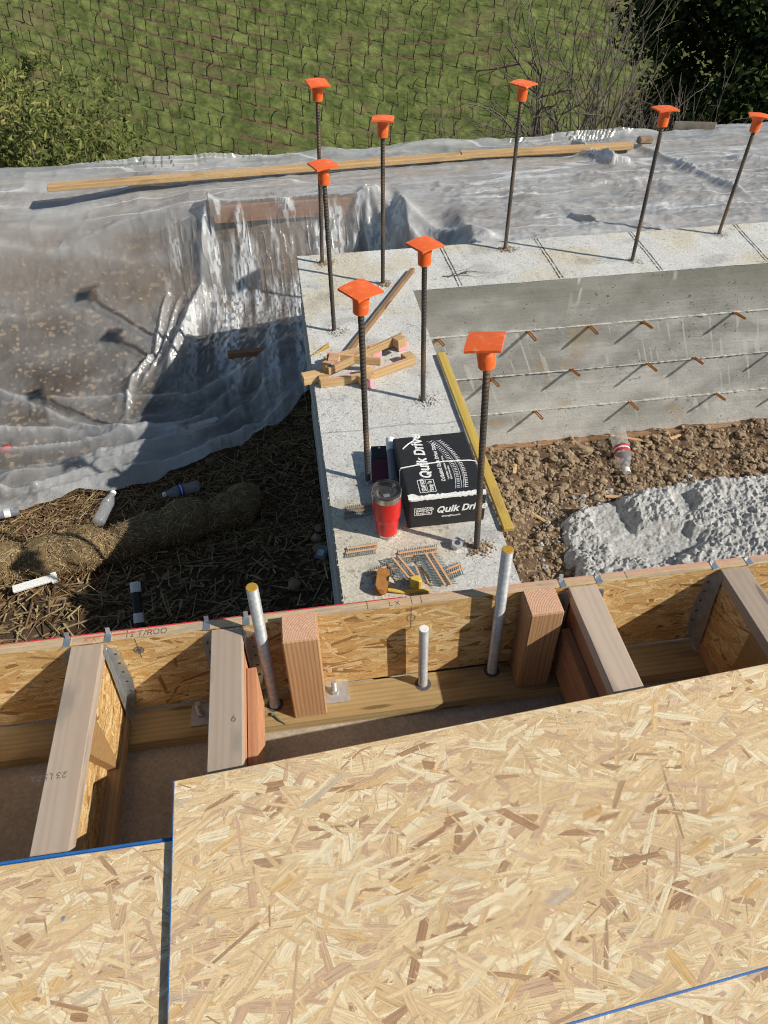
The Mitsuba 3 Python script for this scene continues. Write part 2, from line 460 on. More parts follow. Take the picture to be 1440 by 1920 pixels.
leaf('shrub_leaf', leaf_fn)
leaf('oak_leaf', lambda p, n, uv: mix((.018, .028, .012), (.085, .115, .040), cell_rand(dr.floor(uv.y), 1)), .2)
mat('bark', lambda p, n, uv: mix((.10, .085, .07), (.24, .21, .18), fbm(p.x * 30, p.y * 30, p.z * 12, 3)), .9, spec=.1)
mat('vine_bark', (.050, .042, .034), .95, spec=.05)
mat('rust_stake', (.085, .040, .026), .8, spec=.2)
mat('thin_wire', (.05, .048, .045), .6, spec=.3)
mat('galvanised', lambda p, n, uv: mix((.50, .53, .56), (.72, .75, .78), fbm(p.x * 40, p.y * 40, p.z * 40, 2)), .34, metal=.85)
mat('zinc', lambda p, n, uv: mix((.40, .41, .43), (.58, .59, .61), noise(p.x * 90, p.y * 90, p.z * 90)), .45, metal=.55)
mat('dark_steel', (.16, .165, .17), .4, metal=.8)
mat('rebar_steel', lambda p, n, uv: mix((.075, .066, .058), (.19, .125, .08), smoothstep(.45, .75, fbm(p.x * 50, p.y * 50, p.z * 9, 3))), .6, metal=.35, spec=.5)
mat('rust', lambda p, n, uv: mix((.42, .19, .05), (.24, .10, .035), fbm(p.x * 90, p.y * 90, p.z * 90, 2)), .8, spec=.2)
mat('orange_plastic', lambda p, n, uv: mix(mix((.84, .15, .030), (.74, .12, .028), fbm(p.x * 40, p.y * 40, p.z * 40, 2)), (.80, .30, .17), smoothstep(.55, .75, fbm(p.x * 70, p.y * 70, p.z * 70, 3)) * .5), .42, spec=.45)
mat('gold_zinc', (.62, .36, .06), .45, metal=.4)
mat('black_card', lambda p, n, uv: mix((.016, .016, .018), (.030, .030, .033), fbm(p.x * 60, p.y * 60, p.z * 60, 3)), .5, spec=.4)
mat('white_print', lambda p, n, uv: mix((.80, .80, .80), (.62, .62, .62), smoothstep(.5, .8, fbm(p.x * 160, p.y * 160, p.z * 160, 2))), .6, spec=.3)
mat('white_plastic', (.76, .76, .76), .4, spec=.4)
mat('red_coat', lambda p, n, uv: mix((.62, .020, .018), (.56, .016, .016), noise(p.x * 300, p.y * 300, p.z * 300)), .32, spec=.5, coat=.25)
mat('stainless', (.62, .60, .57), .26, metal=.95)
mat('maroon_card', (.10, .014, .03), .45, spec=.4)
mat('slate_plastic', (.16, .18, .22), .45, spec=.4)
mat('pink_foam', (.80, .38, .44), .8, spec=.15)
mat('yellow_plastic', (.66, .43, .07), .5, spec=.4)
mat('paper_tape', (.62, .36, .20), .8, spec=.1)
mat('nail_steel', (.24, .30, .31), .4, metal=.6)
mat('green_coat', (.06, .12, .10), .5, spec=.4)
mat('blue_label', (.04, .09, .35), .5, spec=.4)
mat('red_label', (.45, .05, .06), .5, spec=.4)
scene['clear_plastic'] = {'type': 'blendbsdf', 'weight': .22, 'a': {'type': 'thindielectric', 'int_ior': 1.5},
                          'b': two({'type': 'principled', 'base_color': rgb(.62, .66, .72), 'roughness': .12, 'specular': .8})}
scene['lid_plastic'] = {'type': 'blendbsdf', 'weight': .40, 'a': {'type': 'thindielectric', 'int_ior': 1.5},
                        'b': two({'type': 'principled', 'base_color': rgb(.10, .09, .08), 'roughness': .12, 'specular': .7})}

# ------------------------------------------------------------------ the lie of the land
WZ = -0.08          # top of the concrete walls
PAD = -0.13         # level of the graded pad behind them


def smooth(a, b, x):
    t = np.clip((x - a) / (b - a), 0, 1)
    return t * t * (3 - 2 * t)


FBM = lambda x, y, s, o=4, seed=0: meshkit.fbm(np.stack([x * s, y * s, np.zeros_like(x) + seed * 3.7], -1), o, seed)


_PX = [-9, -1.5, -1.0, -.62, -.35, .0, .57, .80, 1.12, 1.2, 9]
_PY = [([3.3, 3.84, 4.35, 4.73, 4.97, 5.35, 5.70], [-1.22, -1.19, -1.03, -.87, -.67, -.25, PAD])] * 2 + [
    ([3.3, 3.9, 4.6, 4.95, 5.28, 5.45], [-1.20, -1.12, -.93, -.64, -.24, PAD]), ([3.3, 3.9, 4.45, 4.98, 5.20, 5.30], [-1.20, -1.10, -.86, -.66, -.22, PAD]),
    ([3.3, 3.9, 4.40, 4.94, 5.16, 5.22], [-1.20, -1.08, -.81, -.68, -.22, PAD]), ([3.3, 3.8, 4.15, 4.9, 5.14, 5.19], [-1.20, -1.0, -.72, -.62, -.22, PAD]),
    ([3.3, 3.8, 4.15, 4.88, 5.10, 5.15], [-1.20, -1.0, -.70, -.60, -.22, PAD]), ([3.3, 3.8, 4.1, 4.4, 4.75, 4.85], [-1.20, -1.0, -.70, -.55, -.2, PAD]),
    ([3.3, 3.6, 3.7], [-1.20, -1.16, PAD]), ([3.3, 3.6, 3.7], [-1.20, -1.16, PAD]), ([3.3, 3.6, 3.7], [-1.20, -1.16, PAD])]


def ground_z(x, y, rough=1.0):
    x, y = np.broadcast_arrays(np.asarray(x, float), np.asarray(y, float))
    z = np.zeros(x.shape)
    xw = x + .05 * np.sin(y * 9) * (x < .6)
    for k in range(len(_PX)):
        lo = _PX[k - 1] if k else _PX[0] - 1
        hi = _PX[k + 1] if k < len(_PX) - 1 else _PX[-1] + 1
        w = np.clip(np.where(xw <= _PX[k], (xw - lo) / (_PX[k] - lo), (hi - xw) / (hi - _PX[k])), 0, 1)
        z += w * np.interp(y, *_PY[k])
    z = np.where(y > 5.82 + .05 * np.sin(x * 2.1), z - (y - 5.82) * .85, z)
    n = (FBM(x, y, 5, 4, 2) - .5) * .07 + (FBM(x, y, 22, 3, 5) - .5) * .035
    right = smooth(.5, .8, x) * smooth(4.0, 3.5, y)
    n = n + right * ((FBM(x, y, 9, 4, 8) - .5) * .10)
    return z + n * rough * np.where(y > 5.2, .35, 1)


gx, gy = np.linspace(-4.2, 5.2, 440), np.concatenate([np.linspace(-.6, 1.3, 12), np.linspace(1.33, 6.0, 230), np.linspace(6.1, 9.5, 20)])
X, Y = np.meshgrid(gx, gy)
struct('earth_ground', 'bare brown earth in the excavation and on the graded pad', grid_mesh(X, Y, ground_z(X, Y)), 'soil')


def hill_z(x, y):
    z = np.interp(y, [-400, -30, 2, 9, 34, 45], [-8, -6, -3, -4.2, -13.2, -12.9])
    up = -12.9 + .30 * (y - 45)
    z = np.where(y > 45, np.where(y < 130, up, 12.6 + 14 * (1 - np.exp(-(y - 130) / 47))), z)
    k = smooth(14, 40, y)
    return z + k * ((FBM(x, y, .12, 3, 4) - .5) * 1.0 + (FBM(x, y, 1.1, 3, 6) - .5) * .22)


hx = np.concatenate([np.linspace(-600, -40, 22), np.linspace(-38, 60, 400), np.linspace(62, 600, 22)])
hy = np.concatenate([np.linspace(6.5, 40, 40), np.linspace(40.2, 72, 240), np.linspace(73, 140, 40), np.linspace(150, 900, 24)])
X, Y = np.meshgrid(hx, hy)
struct('hillside_ground', 'green grassy hillside that carries the vineyard', grid_mesh(X, Y, hill_z(X, Y)), 'grass')
# land behind the photographer, out to the horizon
X, Y = np.meshgrid(np.linspace(-600, 600, 30), np.concatenate([np.linspace(-600, -12, 20), [-8, -4, -.7]]))
Z = np.where(Y > -9, -1.25, -1.6)
struct('yard_ground', 'dry ground round the building site', grid_mesh(X, Y, Z), 'soil')
for s, (xa, xb) in enumerate(((-600, -4.1), (5.1, 600))):
    X, Y = np.meshgrid(np.linspace(xa, xb, 30), np.linspace(-.7, 9.4, 90))
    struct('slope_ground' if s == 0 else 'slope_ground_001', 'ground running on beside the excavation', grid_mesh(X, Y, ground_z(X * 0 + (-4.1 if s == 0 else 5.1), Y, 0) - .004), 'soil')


# ------------------------------------------------------------------ vines in rows on the hillside
def row_shift(x):
    """How a row bends across the hill: oblique on the left, level on the right."""
    a, b = -9.0, 14.0
    t = np.clip(x, -60, 60)
    s = np.where(t > b, 0.02, np.where(t < a, -.78, -.78 + (.80) * (t - a) / (b - a)))
    xs = np.linspace(-60, 60, 601)
    ss = np.where(xs > b, 0.02, np.where(xs < a, -.78, -.78 + .80 * (xs - a) / (b - a)))
    g = np.concatenate([[0], np.cumsum((ss[1:] + ss[:-1]) / 2 * np.diff(xs))])
    return np.interp(x, xs, g - np.interp(8, xs, g))


def vine_mesh(seed):
    r = np.random.default_rng(seed)
    h = r.uniform(.62, .86)
    lean = r.uniform(-.12, .26)
    z = np.linspace(-.08, h, 7)
    px = lean * (np.clip(z, 0, 9) / h) ** 2.5 + np.cumsum(r.normal(0, .016, 7)) + .03 * np.sin(z * r.uniform(3, 8) + r.uniform(0, 6))
    py = r.normal(0, .018, 7)
    px[0] = px[1]
    ms = [tube(np.stack([px, py, z], 1), np.linspace(.042, .031, 7) * r.uniform(.8, 1.25, 7), 6)]
    d = r.choice([-1, 1, 1])
    head = np.array([px[-1], py[-1], h])
    L = r.uniform(.10, .30)
    ms.append(tube([head, head + [d * L * .5, 0, .06], head + [d * L, r.normal(0, .03), .07 + r.uniform(-.05, .05)]], [.036, .027, .015], 5))
    ms.append(tube([head, head + [-d * .05, 0, .08]], [.035, .02], 5))
    for k in range(r.integers(2, 5)):
        a = head + [d * L * r.uniform(0, 1), 0, .05]
        ms.append(tube([a, a + [r.normal(0, .05), r.normal(0, .05), r.uniform(.1, .28)]], [.011, .006], 3, False))
    return cat(ms)


vines, stakes, wires = [], [], []
rr = np.random.default_rng(5)
hn = lambda x, y: float(hill_z(np.array([x]), np.array([y]))[0])
for k in range(-22, 34):
    c = 42.5 + 1.62 * k
    xs = np.arange(-30, 48, .2)
    ys = c + row_shift(xs)
    s = np.concatenate([[0], np.cumsum(np.hypot(np.diff(xs), np.diff(ys)))])
    for q, si in enumerate(np.arange(rr.uniform(0, 1), s[-1], 1.0)):
        si += rr.normal(0, .14)
        x, y = np.interp(si, s, xs), np.interp(si, s, ys)
        if not (44.0 < y < 64.5 and -18.5 < x < 17 + .75 * (y - 46)):
            continue
        if (q % 3) == (k % 3) and rr.random() < .85:
            stakes.append((x, y, rr.normal(0, 2.0), rr.normal(0, 2.0)))
        if rr.random() < .90:
            y = y + rr.normal(0, .13)
            vines.append((x, y, math.degrees(math.atan2(-.78 * float(x < 3), 1)) + rr.normal(0, 12), rr.uniform(.66, .92), int(rr.integers(0, 14))))
    ok = (ys > 40) & (ys < 69) & (xs > -27) & (xs < 40)
    if ok.sum() > 4:
        wires.append((xs[ok][::5], ys[ok][::5]))
VINE = [mikit.ply(vine_mesh(100 + i), 'vine_bark', smooth=True) for i in range(14)]
VMESH = [vine_mesh(100 + i) for i in range(14)]
vines.sort(key=lambda t: t[1])
rest = []
for n, (x, y, a, sc, vi) in enumerate(vines):
    z = hn(x, y)
    if n < 300:
        key = thing('grape_vine', 'bare pruned grape vine trunk standing in a row on the grassy hillside', 'vine', 'bare vines in the vineyard rows')
        scene[key] = {**VINE[vi], 'to_world': T().translate([x, y, z]).rotate([0, 0, 1], a).scale([sc, sc, sc])}
    else:
        m = VMESH[vi].copy()
        m.apply_scale(sc)
        rest.append(mv(m, (x, y, z), rz=a))
if rest:
    labels['distant_vines'] = {'label': 'further bare grape vines higher up the hillside', 'category': 'vines', 'kind': 'stuff'}
    scene['distant_vines'] = mikit.ply(cat(rest), 'vine_bark', smooth=True)
STAKE = mikit.ply(cat([tube([[0, 0, -.1], [0, 0, 1.55]], .017, 5), bx(-.02, .02, -.006, .006, .72, .76)]), 'rust_stake')
for x, y, a, b in sorted(stakes, key=lambda t: t[1])[:300]:
    key = thing('vineyard_stake', 'thin rusty trellis stake standing among the vines on the hillside', 'stake', 'rusty stakes in the vineyard rows')
    scene[key] = {**STAKE, 'to_world': T().translate([x, y, hn(x, y)]).rotate([1, 0, 0], a).rotate([0, 1, 0], b)}
for xs, ys in wires:
    zz = hill_z(xs, ys)
    key = thing('trellis_wire', 'thin dark trellis wire strung along a row of vines', 'wire', 'wires along the vineyard rows')
    for h, r in ((.72, .005),):
        part(key, 'strand', tube(np.stack([xs, ys, zz + h + .012 * np.sin(xs * 2.7)], 1), r, 4, False), 'thin_wire')


# ------------------------------------------------------------------ leafy and bare growth beyond the pad
def leaves(centres, size, tips, seed, aspect=.3, up=.4):
    """Many small folded leaves as one mesh, with the leaf's number and how far it is a young tip in uv."""
    r = np.random.default_rng(seed)
    n = len(centres)
    d = r.normal(size=(n, 3))
    d[:, 2] = d[:, 2] * .7 + up
    d /= np.linalg.norm(d, axis=1, keepdims=True)
    s = np.cross(d, r.normal(size=(n, 3)))
    s /= np.linalg.norm(s, axis=1, keepdims=True)
    nn = np.cross(d, s)
    L = (size * r.uniform(.6, 1.25, n))[:, None]
    W = L * aspect * .5
    v = np.stack([centres, centres + d * L * .5 + s * W + nn * L * .05, centres + d * L + nn * L * -.06, centres + d * L * .5 - s * W + nn * L * .05], 1)
    b = np.arange(n)[:, None] * 4
    f = np.concatenate([b + [0, 1, 2], b + [0, 2, 3]], 1).reshape(-1, 3)
    uv = np.repeat(np.stack([np.clip(tips, 0, 1), np.arange(n) % 4000 + .5], 1), 4, axis=0)
    return (v.reshape(-1, 3), f), uv


def crown_points(blobs, n, seed, shell=.5):
    r = np.random.default_rng(seed)
    w = np.array([b[3] ** 2 for b in blobs])
    k = r.choice(len(blobs), n, p=w / w.sum())
    B = np.array(blobs)[k]
    d = r.normal(size=(n, 3))
    d /= np.linalg.norm(d, axis=1, keepdims=True)
    rad = np.clip(1 - np.abs(r.normal(0, shell, n)) * .55, .05, 1.12)
    return B[:, :3] + d * (B[:, 3] * rad)[:, None] * [1, 1, .95], rad


r0 = np.random.default_rng(21)
key = thing('leafy_shrub', 'bushy evergreen shrub with yellow-green tips at the left edge beyond the plastic sheeting', 'shrub')
blobs, sprigs = [], []
base = np.array([-2.85, 9.0, -3.85])
for k in range(90):
    a, u = r0.uniform(0, 2 * np.pi), r0.uniform(0, 1) ** .5
    top = base + np.array([1.62 * u * np.cos(a), 1.2 * u * np.sin(a), 0])
    xrel = (top[0] + 2.9) / 1.5
    hgt = 3.80 - .62 * max(xrel, 0) ** 1.6 * 1.2 - .35 * max(-xrel - .3, 0) + r0.uniform(-.38, .16)
    tip = top + [0, 0, hgt]
    sprigs.append((base + (top - base) * .25, tip))
    for t in np.linspace(.35, 1.0, 9):
        p = base + (tip - base) * t + r0.normal(0, .06, 3)
        blobs.append((*p, r0.uniform(.15, .27) * (1.1 - .40 * t)))
pts, rad = crown_points(blobs, 52000, 4, .7)
hz = (pts[:, 2] - (-3.9)) / 3.7
g, uv = leaves(pts, .095, smooth(.62, 1.0, hz) * smooth(.5, 1.0, rad) * np.random.default_rng(3).uniform(.2, 1.2, len(pts)), 8, .26, .7)
part(key, 'crown', g, 'shrub_leaf', uv=uv)
for a, b in sprigs[::6]:
    part(key, 'stem', tube([a, (a + b) / 2 + r0.normal(0, .06, 3), b], [.022, .014, .004], 5), 'bark', smooth=True)

key = thing('oak_tree', 'large dark evergreen tree filling the upper right corner behind the bare shrub', 'tree')
blobs = []
for k in range(190):
    a, u = r0.uniform(0, 2 * np.pi), r0.uniform(0, 1) ** .5
    zc = r0.uniform(-6.0, 2.6)
    R = 3.0 * np.sqrt(max(0.05, 1 - ((zc + 1.5) / 5.4) ** 2))
    blobs.append((9.4 + R * u * np.cos(a), 15.4 + R * u * np.sin(a) * .9, zc, r0.uniform(.45, .85)))
pts, rad = crown_points(blobs, 95000, 6, .8)
g, uv = leaves(pts, .15, rad * 0, 9, .55, .1)
part(key, 'crown', g, 'oak_leaf', uv=uv)
part(key, 'trunk', tube([[9.4, 15.4, -8.6], [9.5, 15.3, -5], [9.3, 15.4, -2], [9.4, 15.5, 1]], [.36, .28, .2, .06], 10), 'vine_bark', smooth=True)
for k in range(7):
    a = k * .9
    part(key, 'limb', tube([[9.45, 15.35, -5 + .6 * k], [9.4 + .9 * np.cos(a), 15.4 + .9 * np.sin(a), -4.2 + .6 * k], [9.4 + 2.2 * np.cos(a), 15.4 + 2.2 * np.sin(a), -3.4 + .62 * k]], [.13, .09, .03], 7), 'vine_bark', smooth=True)


def branch(out, p, d, L, r, depth, R, sides=5):
    n = 5
    pts_, q, dd = [p], p, d
    for _ in range(n):
        dd = dd + R.normal(0, .10, 3) + [0, 0, .03]
        dd = dd / np.linalg.norm(dd)
        q = q + dd * L / n
        pts_.append(q)
    out.append(tube(pts_, np.linspace(r, r * .55, n + 1), sides, False))
    if depth > 0:
        for t in R.uniform(.3, 1.0, R.integers(3, 5)):
            i = min(int(t * n), n - 1)
            a = pts_[i] + (pts_[i + 1] - pts_[i]) * (t * n - i)
            b = dd + R.normal(0, .42, 3)
            branch(out, a, b / np.linalg.norm(b), L * R.uniform(.45, .7), max(r * .55, .0032), depth - 1, R, 4 if depth > 1 else 3)


def bare_bush(name, label, base, stems, spread, L, r, depth, seed):
    R = np.random.default_rng(seed)
    k_ = thing(name, label, 'shrub')
    for k in range(stems):
        o = []
        d = np.array([R.uniform(-spread, spread), R.uniform(-.3, .3), 1.0])
        branch(o, np.asarray(base) + [R.uniform(-.22, .22) * spread * 3, R.uniform(-.2, .2), 0], d / np.linalg.norm(d), L * R.uniform(.75, 1.1), r * R.uniform(.6, 1.1), depth, R)
        part(k_, 'stem', cat(o), 'bark', smooth=True)


bare_bush('bare_shrub', 'leafless grey shrub with many upright branching stems in front of the vineyard', (3.72, 9.3, -2.9), 13, .34, 2.1, .026, 3, 31)
bare_bush('brush_clump', 'low tangle of dry brown twigs at the foot of the dark tree', (4.75, 9.2, -2.2), 18, .75, 1.15, .012, 2, 33)
bare_bush('brush_clump', 'dry twigs and stalks between the vineyard and the plastic, left of the leafless shrub', (2.85, 9.6, -2.6), 12, .5, 1.25, .010, 2, 34)
g, uv = leaves(*[crown_points([(-14.6, 54.2, -9.55, .45), (-14.2, 54.4, -9.3, .4), (-14.4, 54.3, -9.0, .35)], 1800, 12, .8)[0], .14, np.zeros(1800), 13, .4])
single('weed_clump', 'small dark weed clump growing among the vine rows at upper left', 'weed', g, 'oak_leaf', uv=uv)

# ------------------------------------------------------------------ concrete walls
X0, X1, YN, YB, YF = 0.068, 0.650, 1.472, 3.586, 4.11      # stub wall left/right, near end, face of the cross wall, back


def wall_mesh():
    top, face = [], []
    r = np.random.default_rng(2)
    # plan outline of the L, finely divided, slightly uneven at the arris
    out = []
    for (xa, ya), (xb, yb) in (((X0, YN), (X1, YN)), ((X1, YN), (X1, YB)), ((X1, YB), (5.0, YB)), ((5.0, YB), (5.0, YF)), ((5.0, YF), (X0, YF)), ((X0, YF), (X0, YN))):
        n = max(2, int(np.hypot(xb - xa, yb - ya) / .03))
        out.append(np.stack([np.linspace(xa, xb, n, endpoint=False), np.linspace(ya, yb, n, endpoint=False)], 1))
    o = np.vstack(out)
    return o


def wall_side(o, levels):
    """Rings of the outline at the given (height, outset) levels."""
    nx = np.roll(o, -1, 0) - np.roll(o, 1, 0)
    nx = np.stack([nx[:, 1], -nx[:, 0]], 1)
    nx /= np.linalg.norm(nx, axis=1, keepdims=True)
    n, v = len(o), []
    for z, s in levels:
        w = (meshkit.noise(np.c_[o * 14, np.full(n, z * 30)]) - .5) * .004 + (meshkit.noise(np.c_[o * 60, np.full(n, z * 60)], 3) - .5) * .002
        v.append(np.c_[o + nx * (s + w)[:, None], np.full(n, z)])
    L = len(levels)
    i, j = np.meshgrid(np.arange(L - 1), np.arange(n), indexing='ij')
    q = np.stack([i * n + j, i * n + (j + 1) % n, (i + 1) * n + (j + 1) % n, (i + 1) * n + j], -1).reshape(-1, 4)
    return trimesh.Trimesh(np.vstack(v), np.vstack([q[:, [0, 1, 2]], q[:, [0, 2, 3]]]), process=False)


W_ = thing('concrete_wall', 'pale concrete retaining wall cast in an L with rusty form ties in its face', 'wall')
OUT = wall_mesh()
lv = [(-1.45, .0)]
seams = (-.925, -.655, -.368)
offs = (.004, -.003, .003, -.002)
for k, z in enumerate(seams):
    lv += [(z - .004, offs[k]), (z + .004, offs[k + 1])]
lv += [(WZ - .008, offs[3]), (WZ - .002, offs[3] - .003)]
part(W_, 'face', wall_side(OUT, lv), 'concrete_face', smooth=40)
from shapely.geometry import Polygon
tg = []
for (xa, xb, ya, yb) in ((X0 + .002, X1 - .003, YN, YB), (X0 + .002, 5.0, YB - .003 + .004, YF - .002)):
    nx_, ny_ = int((xb - xa) / .012), int((yb - ya) / .012)
    X, Y = np.meshgrid(np.linspace(xa, xb, nx_), np.linspace(ya, yb, ny_))
    tg.append(trimesh.Trimesh(*grid_mesh(X, Y, WZ + (FBM(X, Y, 8, 3, 1) - .5) * .006 + (FBM(X, Y, 55, 2, 3) - .5) * .0022), process=False))
part(W_, 'top', cat(tg), 'concrete_top', smooth=True)
for k, z in enumerate(seams):
    xs = np.arange(X1 + .01, 4.9, .012)
    r = np.random.default_rng(40 + k)
    zz = z - .012 * (xs - 1.2) * 0 + .003 * np.sin(xs * 2.1 + k)
    part(W_, 'form_seam', tube(np.stack([xs, np.full_like(xs, YB - .001), zz], 1), np.clip(r.normal(.0055, .0022, len(xs)), .002, .012), 6), 'concrete_seam', smooth=True)
# crumbled edge along the left arris of the stub wall
r = np.random.default_rng(8)
ms = []
for y in np.arange(YN, YF, .013):
    ms.append(mv(trimesh.creation.icosphere(0, r.uniform(.003, .0055)), (X0 + .003 + r.normal(0, .002), y, WZ - r.uniform(.002, .006)), rz=r.uniform(0, 90), rx=r.uniform(0, 90)))
part(W_, 'crumbled_arris', cat(ms), 'concrete_seam', stuff=True)
TIES = [(1.655, -.372), (1.97, -.377), (2.513, -.365), (1.595, -.652), (2.062, -.655), (2.353, -.647), (1.411, -.928), (2.016, -.925), (2.573, -.926), (2.87, -.640), (.787, -.375), (1.121, -.669), (1.30, -.374), (3.05, -.36), (3.05, -.92)]
for k, (x, z) in enumerate(TIES):
    r = np.random.default_rng(60 + k)
    L, dr_ = r.uniform(.082, .100), r.uniform(-.004, .014)
    e = np.array([x + .018, YB - L, z + dr_])
    s = np.array([x, YB + .01, z])
    side = np.array([.007, 0, 0])
    m = cat([tube([s - side, e - side, e + [0, -.006, 0], e + side, s + side], .0042, 6), mv(box(.024, .003, .014, .001), (x, YB - .004, z - .006))])
    part(W_, 'tie_stub', m, 'rust', smooth=40)
# the short round stains/crumbs of mortar left round each bar are loose grit
BARS = [((.204, 3.992), (.238, 3.992), .740, 12, 'vertical rebar at the far left corner of the stub wall, first of the back row'),
        ((.200, 3.234), (.198, 3.234), .615, 20, 'vertical rebar at left on the stub wall, beyond the wood scraps'),
        ((.502, 3.687), (.511, 3.687), .650, -12, 'vertical rebar mid-width at the far end of the stub wall, beyond the wooden stake'),
        ((.518, 2.593), (.509, 2.593), .530, 28, 'vertical rebar on the right side of the stub wall, right of the wood scraps'),
        ((.221, 2.112), (.217, 2.112), .615, 33, 'vertical rebar on the left side of the stub wall, behind the red tumbler'),
        ((.541, 1.708), (.517, 1.708), .640, 68, 'vertical rebar nearest the camera, at the right corner of the black carton'),
        ((1.250, 3.996), (1.255, 3.996), .690, 40, 'leftmost of the three vertical rebars on the cross wall at right'),
        ((1.900, 3.730), (1.899, 3.730), .612, 2, 'middle one of the three vertical rebars on the cross wall at right'),
        ((2.530, 3.984), (2.556, 3.984), .480, -25, 'rightmost vertical rebar, on the cross wall at the right edge')]
CAPS = ['orange square safety cap highest at centre left, on the far left rebar', 'orange square safety cap just below and right of the far left one', 'orange square safety cap above the middle of the far end of the stub wall',
        'orange square safety cap on the bar right of the wood scraps, seen against the concrete', 'orange square safety cap above the red tumbler', 'largest orange square safety cap, nearest the camera above the black carton',
        'orange square safety cap against the vineyard at centre right, left of the bare shrub', 'orange square safety cap in front of the bare shrub at right', 'orange square safety cap at the right edge in front of the dark tree']


def rebar_mesh(L, r=.0088):
    z = np.arange(0, L, .0028)
    rad = r + .0019 * (np.sin(z / .014 * 2 * np.pi) > .35)
    m = tube(np.stack([z * 0, z * 0, z], 1), rad, 10)
    ribs = [mv(box(.0022, .004, L, .0005), (s * r, 0, L / 2)) for s in (-1, 1)]
    return cat([m] + ribs)


def cap_parts():
    n = 9
    u = np.linspace(-1, 1, n)
    X, Y = np.meshgrid(u, u)
    s = .050
    top = .0045 * (1 - X ** 2) - .0045 * Y ** 2 * .2
    m1 = grid_mesh(X * s, Y * s, .078 + top)
    plate = trimesh.Trimesh(*m1, process=False)
    low = trimesh.Trimesh(plate.vertices - [0, 0, .0075], plate.faces[:, ::-1], process=False)
    ring = [k for k in range(n)] + [n * k + n - 1 for k in range(1, n)] + [n * (n - 1) + k for k in range(n - 2, -1, -1)] + [n * k for k in range(n - 2, 0, -1)]
    N, q = n * n, []
    for a, b in zip(ring, ring[1:] + ring[:1]):
        q += [[a, a + N, b + N], [a, b + N, b]]
    P_ = trimesh.Trimesh(np.vstack([plate.vertices, low.vertices]), np.vstack([plate.faces, low.faces + N, q]), process=False)
    stem = lathe([(.0135, -.002), (.0225, -.002), (.0245, .0), (.0265, .052), (.030, .062), (.036, .070), (.020, .0715)], 24)
    rib = cat([bx(-.028, .028, -.022, .022, .0665, .0722, .004)])
    return P_, cat([stem, rib])


CP, CS = cap_parts()
CPd, CSd = mikit.ply(CP, 'orange_plastic', smooth=35), mikit.ply(CS, 'orange_plastic', smooth=35)
grit = np.random.default_rng(90)
for (b, t, zc, rot, lab), cl in zip(BARS, CAPS):
    L0 = zc + .05 - (WZ - .03)
    ax = np.array([(t[0] - b[0]), (t[1] - b[1]), zc - WZ])
    ax /= np.linalg.norm(ax)
    ty = math.degrees(math.asin(ax[0]))
    key = thing('rebar', lab, 'rebar', 'capped vertical rebars in the concrete wall')
    tw = T().translate([b[0], b[1], WZ]).rotate([0, 1, 0], ty)
    scene[key] = {**mikit.ply(rebar_mesh(L0), 'rebar_steel', smooth=35), 'to_world': tw.translate([0, 0, -.03])}
    k2 = thing('safety_cap', cl, 'safety cap', 'orange safety caps on the rebars')
    cw = tw.translate([0, 0, (zc - WZ) / ax[2]]).rotate([0, 0, 1], rot).rotate([1, 0, 0], float(grit.normal(0, 3)))
    scene[k2 + '__plate'] = {**CPd, 'to_world': cw}
    scene[k2 + '__socket'] = {**CSd, 'to_world': cw}
    ms = []
    for _ in range(150):
        q = grit.normal(0, .028, 2)
        s = grit.uniform(.0025, .0105) * math.exp(-np.hypot(*q) / .05)
        ms.append(mv(trimesh.creation.icosphere(0, s), (b[0] + .012 + q[0] * 1.2, b[1] + q[1], WZ + s * .5), rz=grit.uniform(0, 90), ry=grit.uniform(0, 90)))
    lk = numbered('mortar_grit')
    labels[lk] = {'label': 'sandy mortar crumbs round the foot of a rebar', 'category': 'grit', 'kind': 'stuff'}
    scene[lk] = mikit.ply(cat(ms), 'clod' if zc > .63 else 'concrete_seam')

# a raised strip of form board at the foot of the cross wall
ms = bx(X1 + .01, 4.9, YB - .045, YB - .005, -1.26, -1.165, .003)
wsingle('form_board', 'tan form board left along the foot of the cross wall at right', 'board', mv(ms, (0, 0, 0)), (1, 0, 0), 'weathered_wood')

# ------------------------------------------------------------------ house foundation, sill and rim under the deck
m = bx(-2.6, 3.4, .86, 1.466, -1.5, -.402, .006)
single('foundation_wall', 'dusty concrete foundation under the wooden sill plate', 'foundation', m, 'foundation_concrete')
m = bx(-2.5, 3.3, -1.6, .855, -1.15, -.90, .006)
single('crawlspace_slab', 'dark concrete floor of the crawl space under the deck', 'slab', m, 'foundation_concrete')
S_ = thing('sill_plate', 'long treated wood sill plate on the concrete foundation', 'sill plate')
pk = wpart(S_, 'plank', bx(-2.5, 3.2, 1.304, 1.428, -.4, -.3575, .003), (1, 0, 0), 'treated_wood')
for x, y in ((-.184, 1.379), (.304, 1.385), (.542, 1.402)):
    part(pk, 'rod_hole', mv(lathe([(.0, 0), (.026, 0), (.027, .0006), (.0, .0012)], 20), (x, y, -.3575)), 'pencil')
R_ = thing('rim_board', 'long strand board rim joist marked with pencil and red paint along its top edge', 'rim board')
part(R_, 'core', bx(-2.5, 3.2, 1.4320, 1.4655, -.358, -.0015, .0015), 'osb_core')
part(R_, 'top_edge', bx(-2.5, 3.2, 1.4315, 1.4655, -.0013, .0004, .0004), 'rim_edge')
part(R_, 'red_stripe', bx(-2.5, .26, 1.4625, 1.4668, -.004, .0014, .0005), 'red_paint')

_sid = [0]


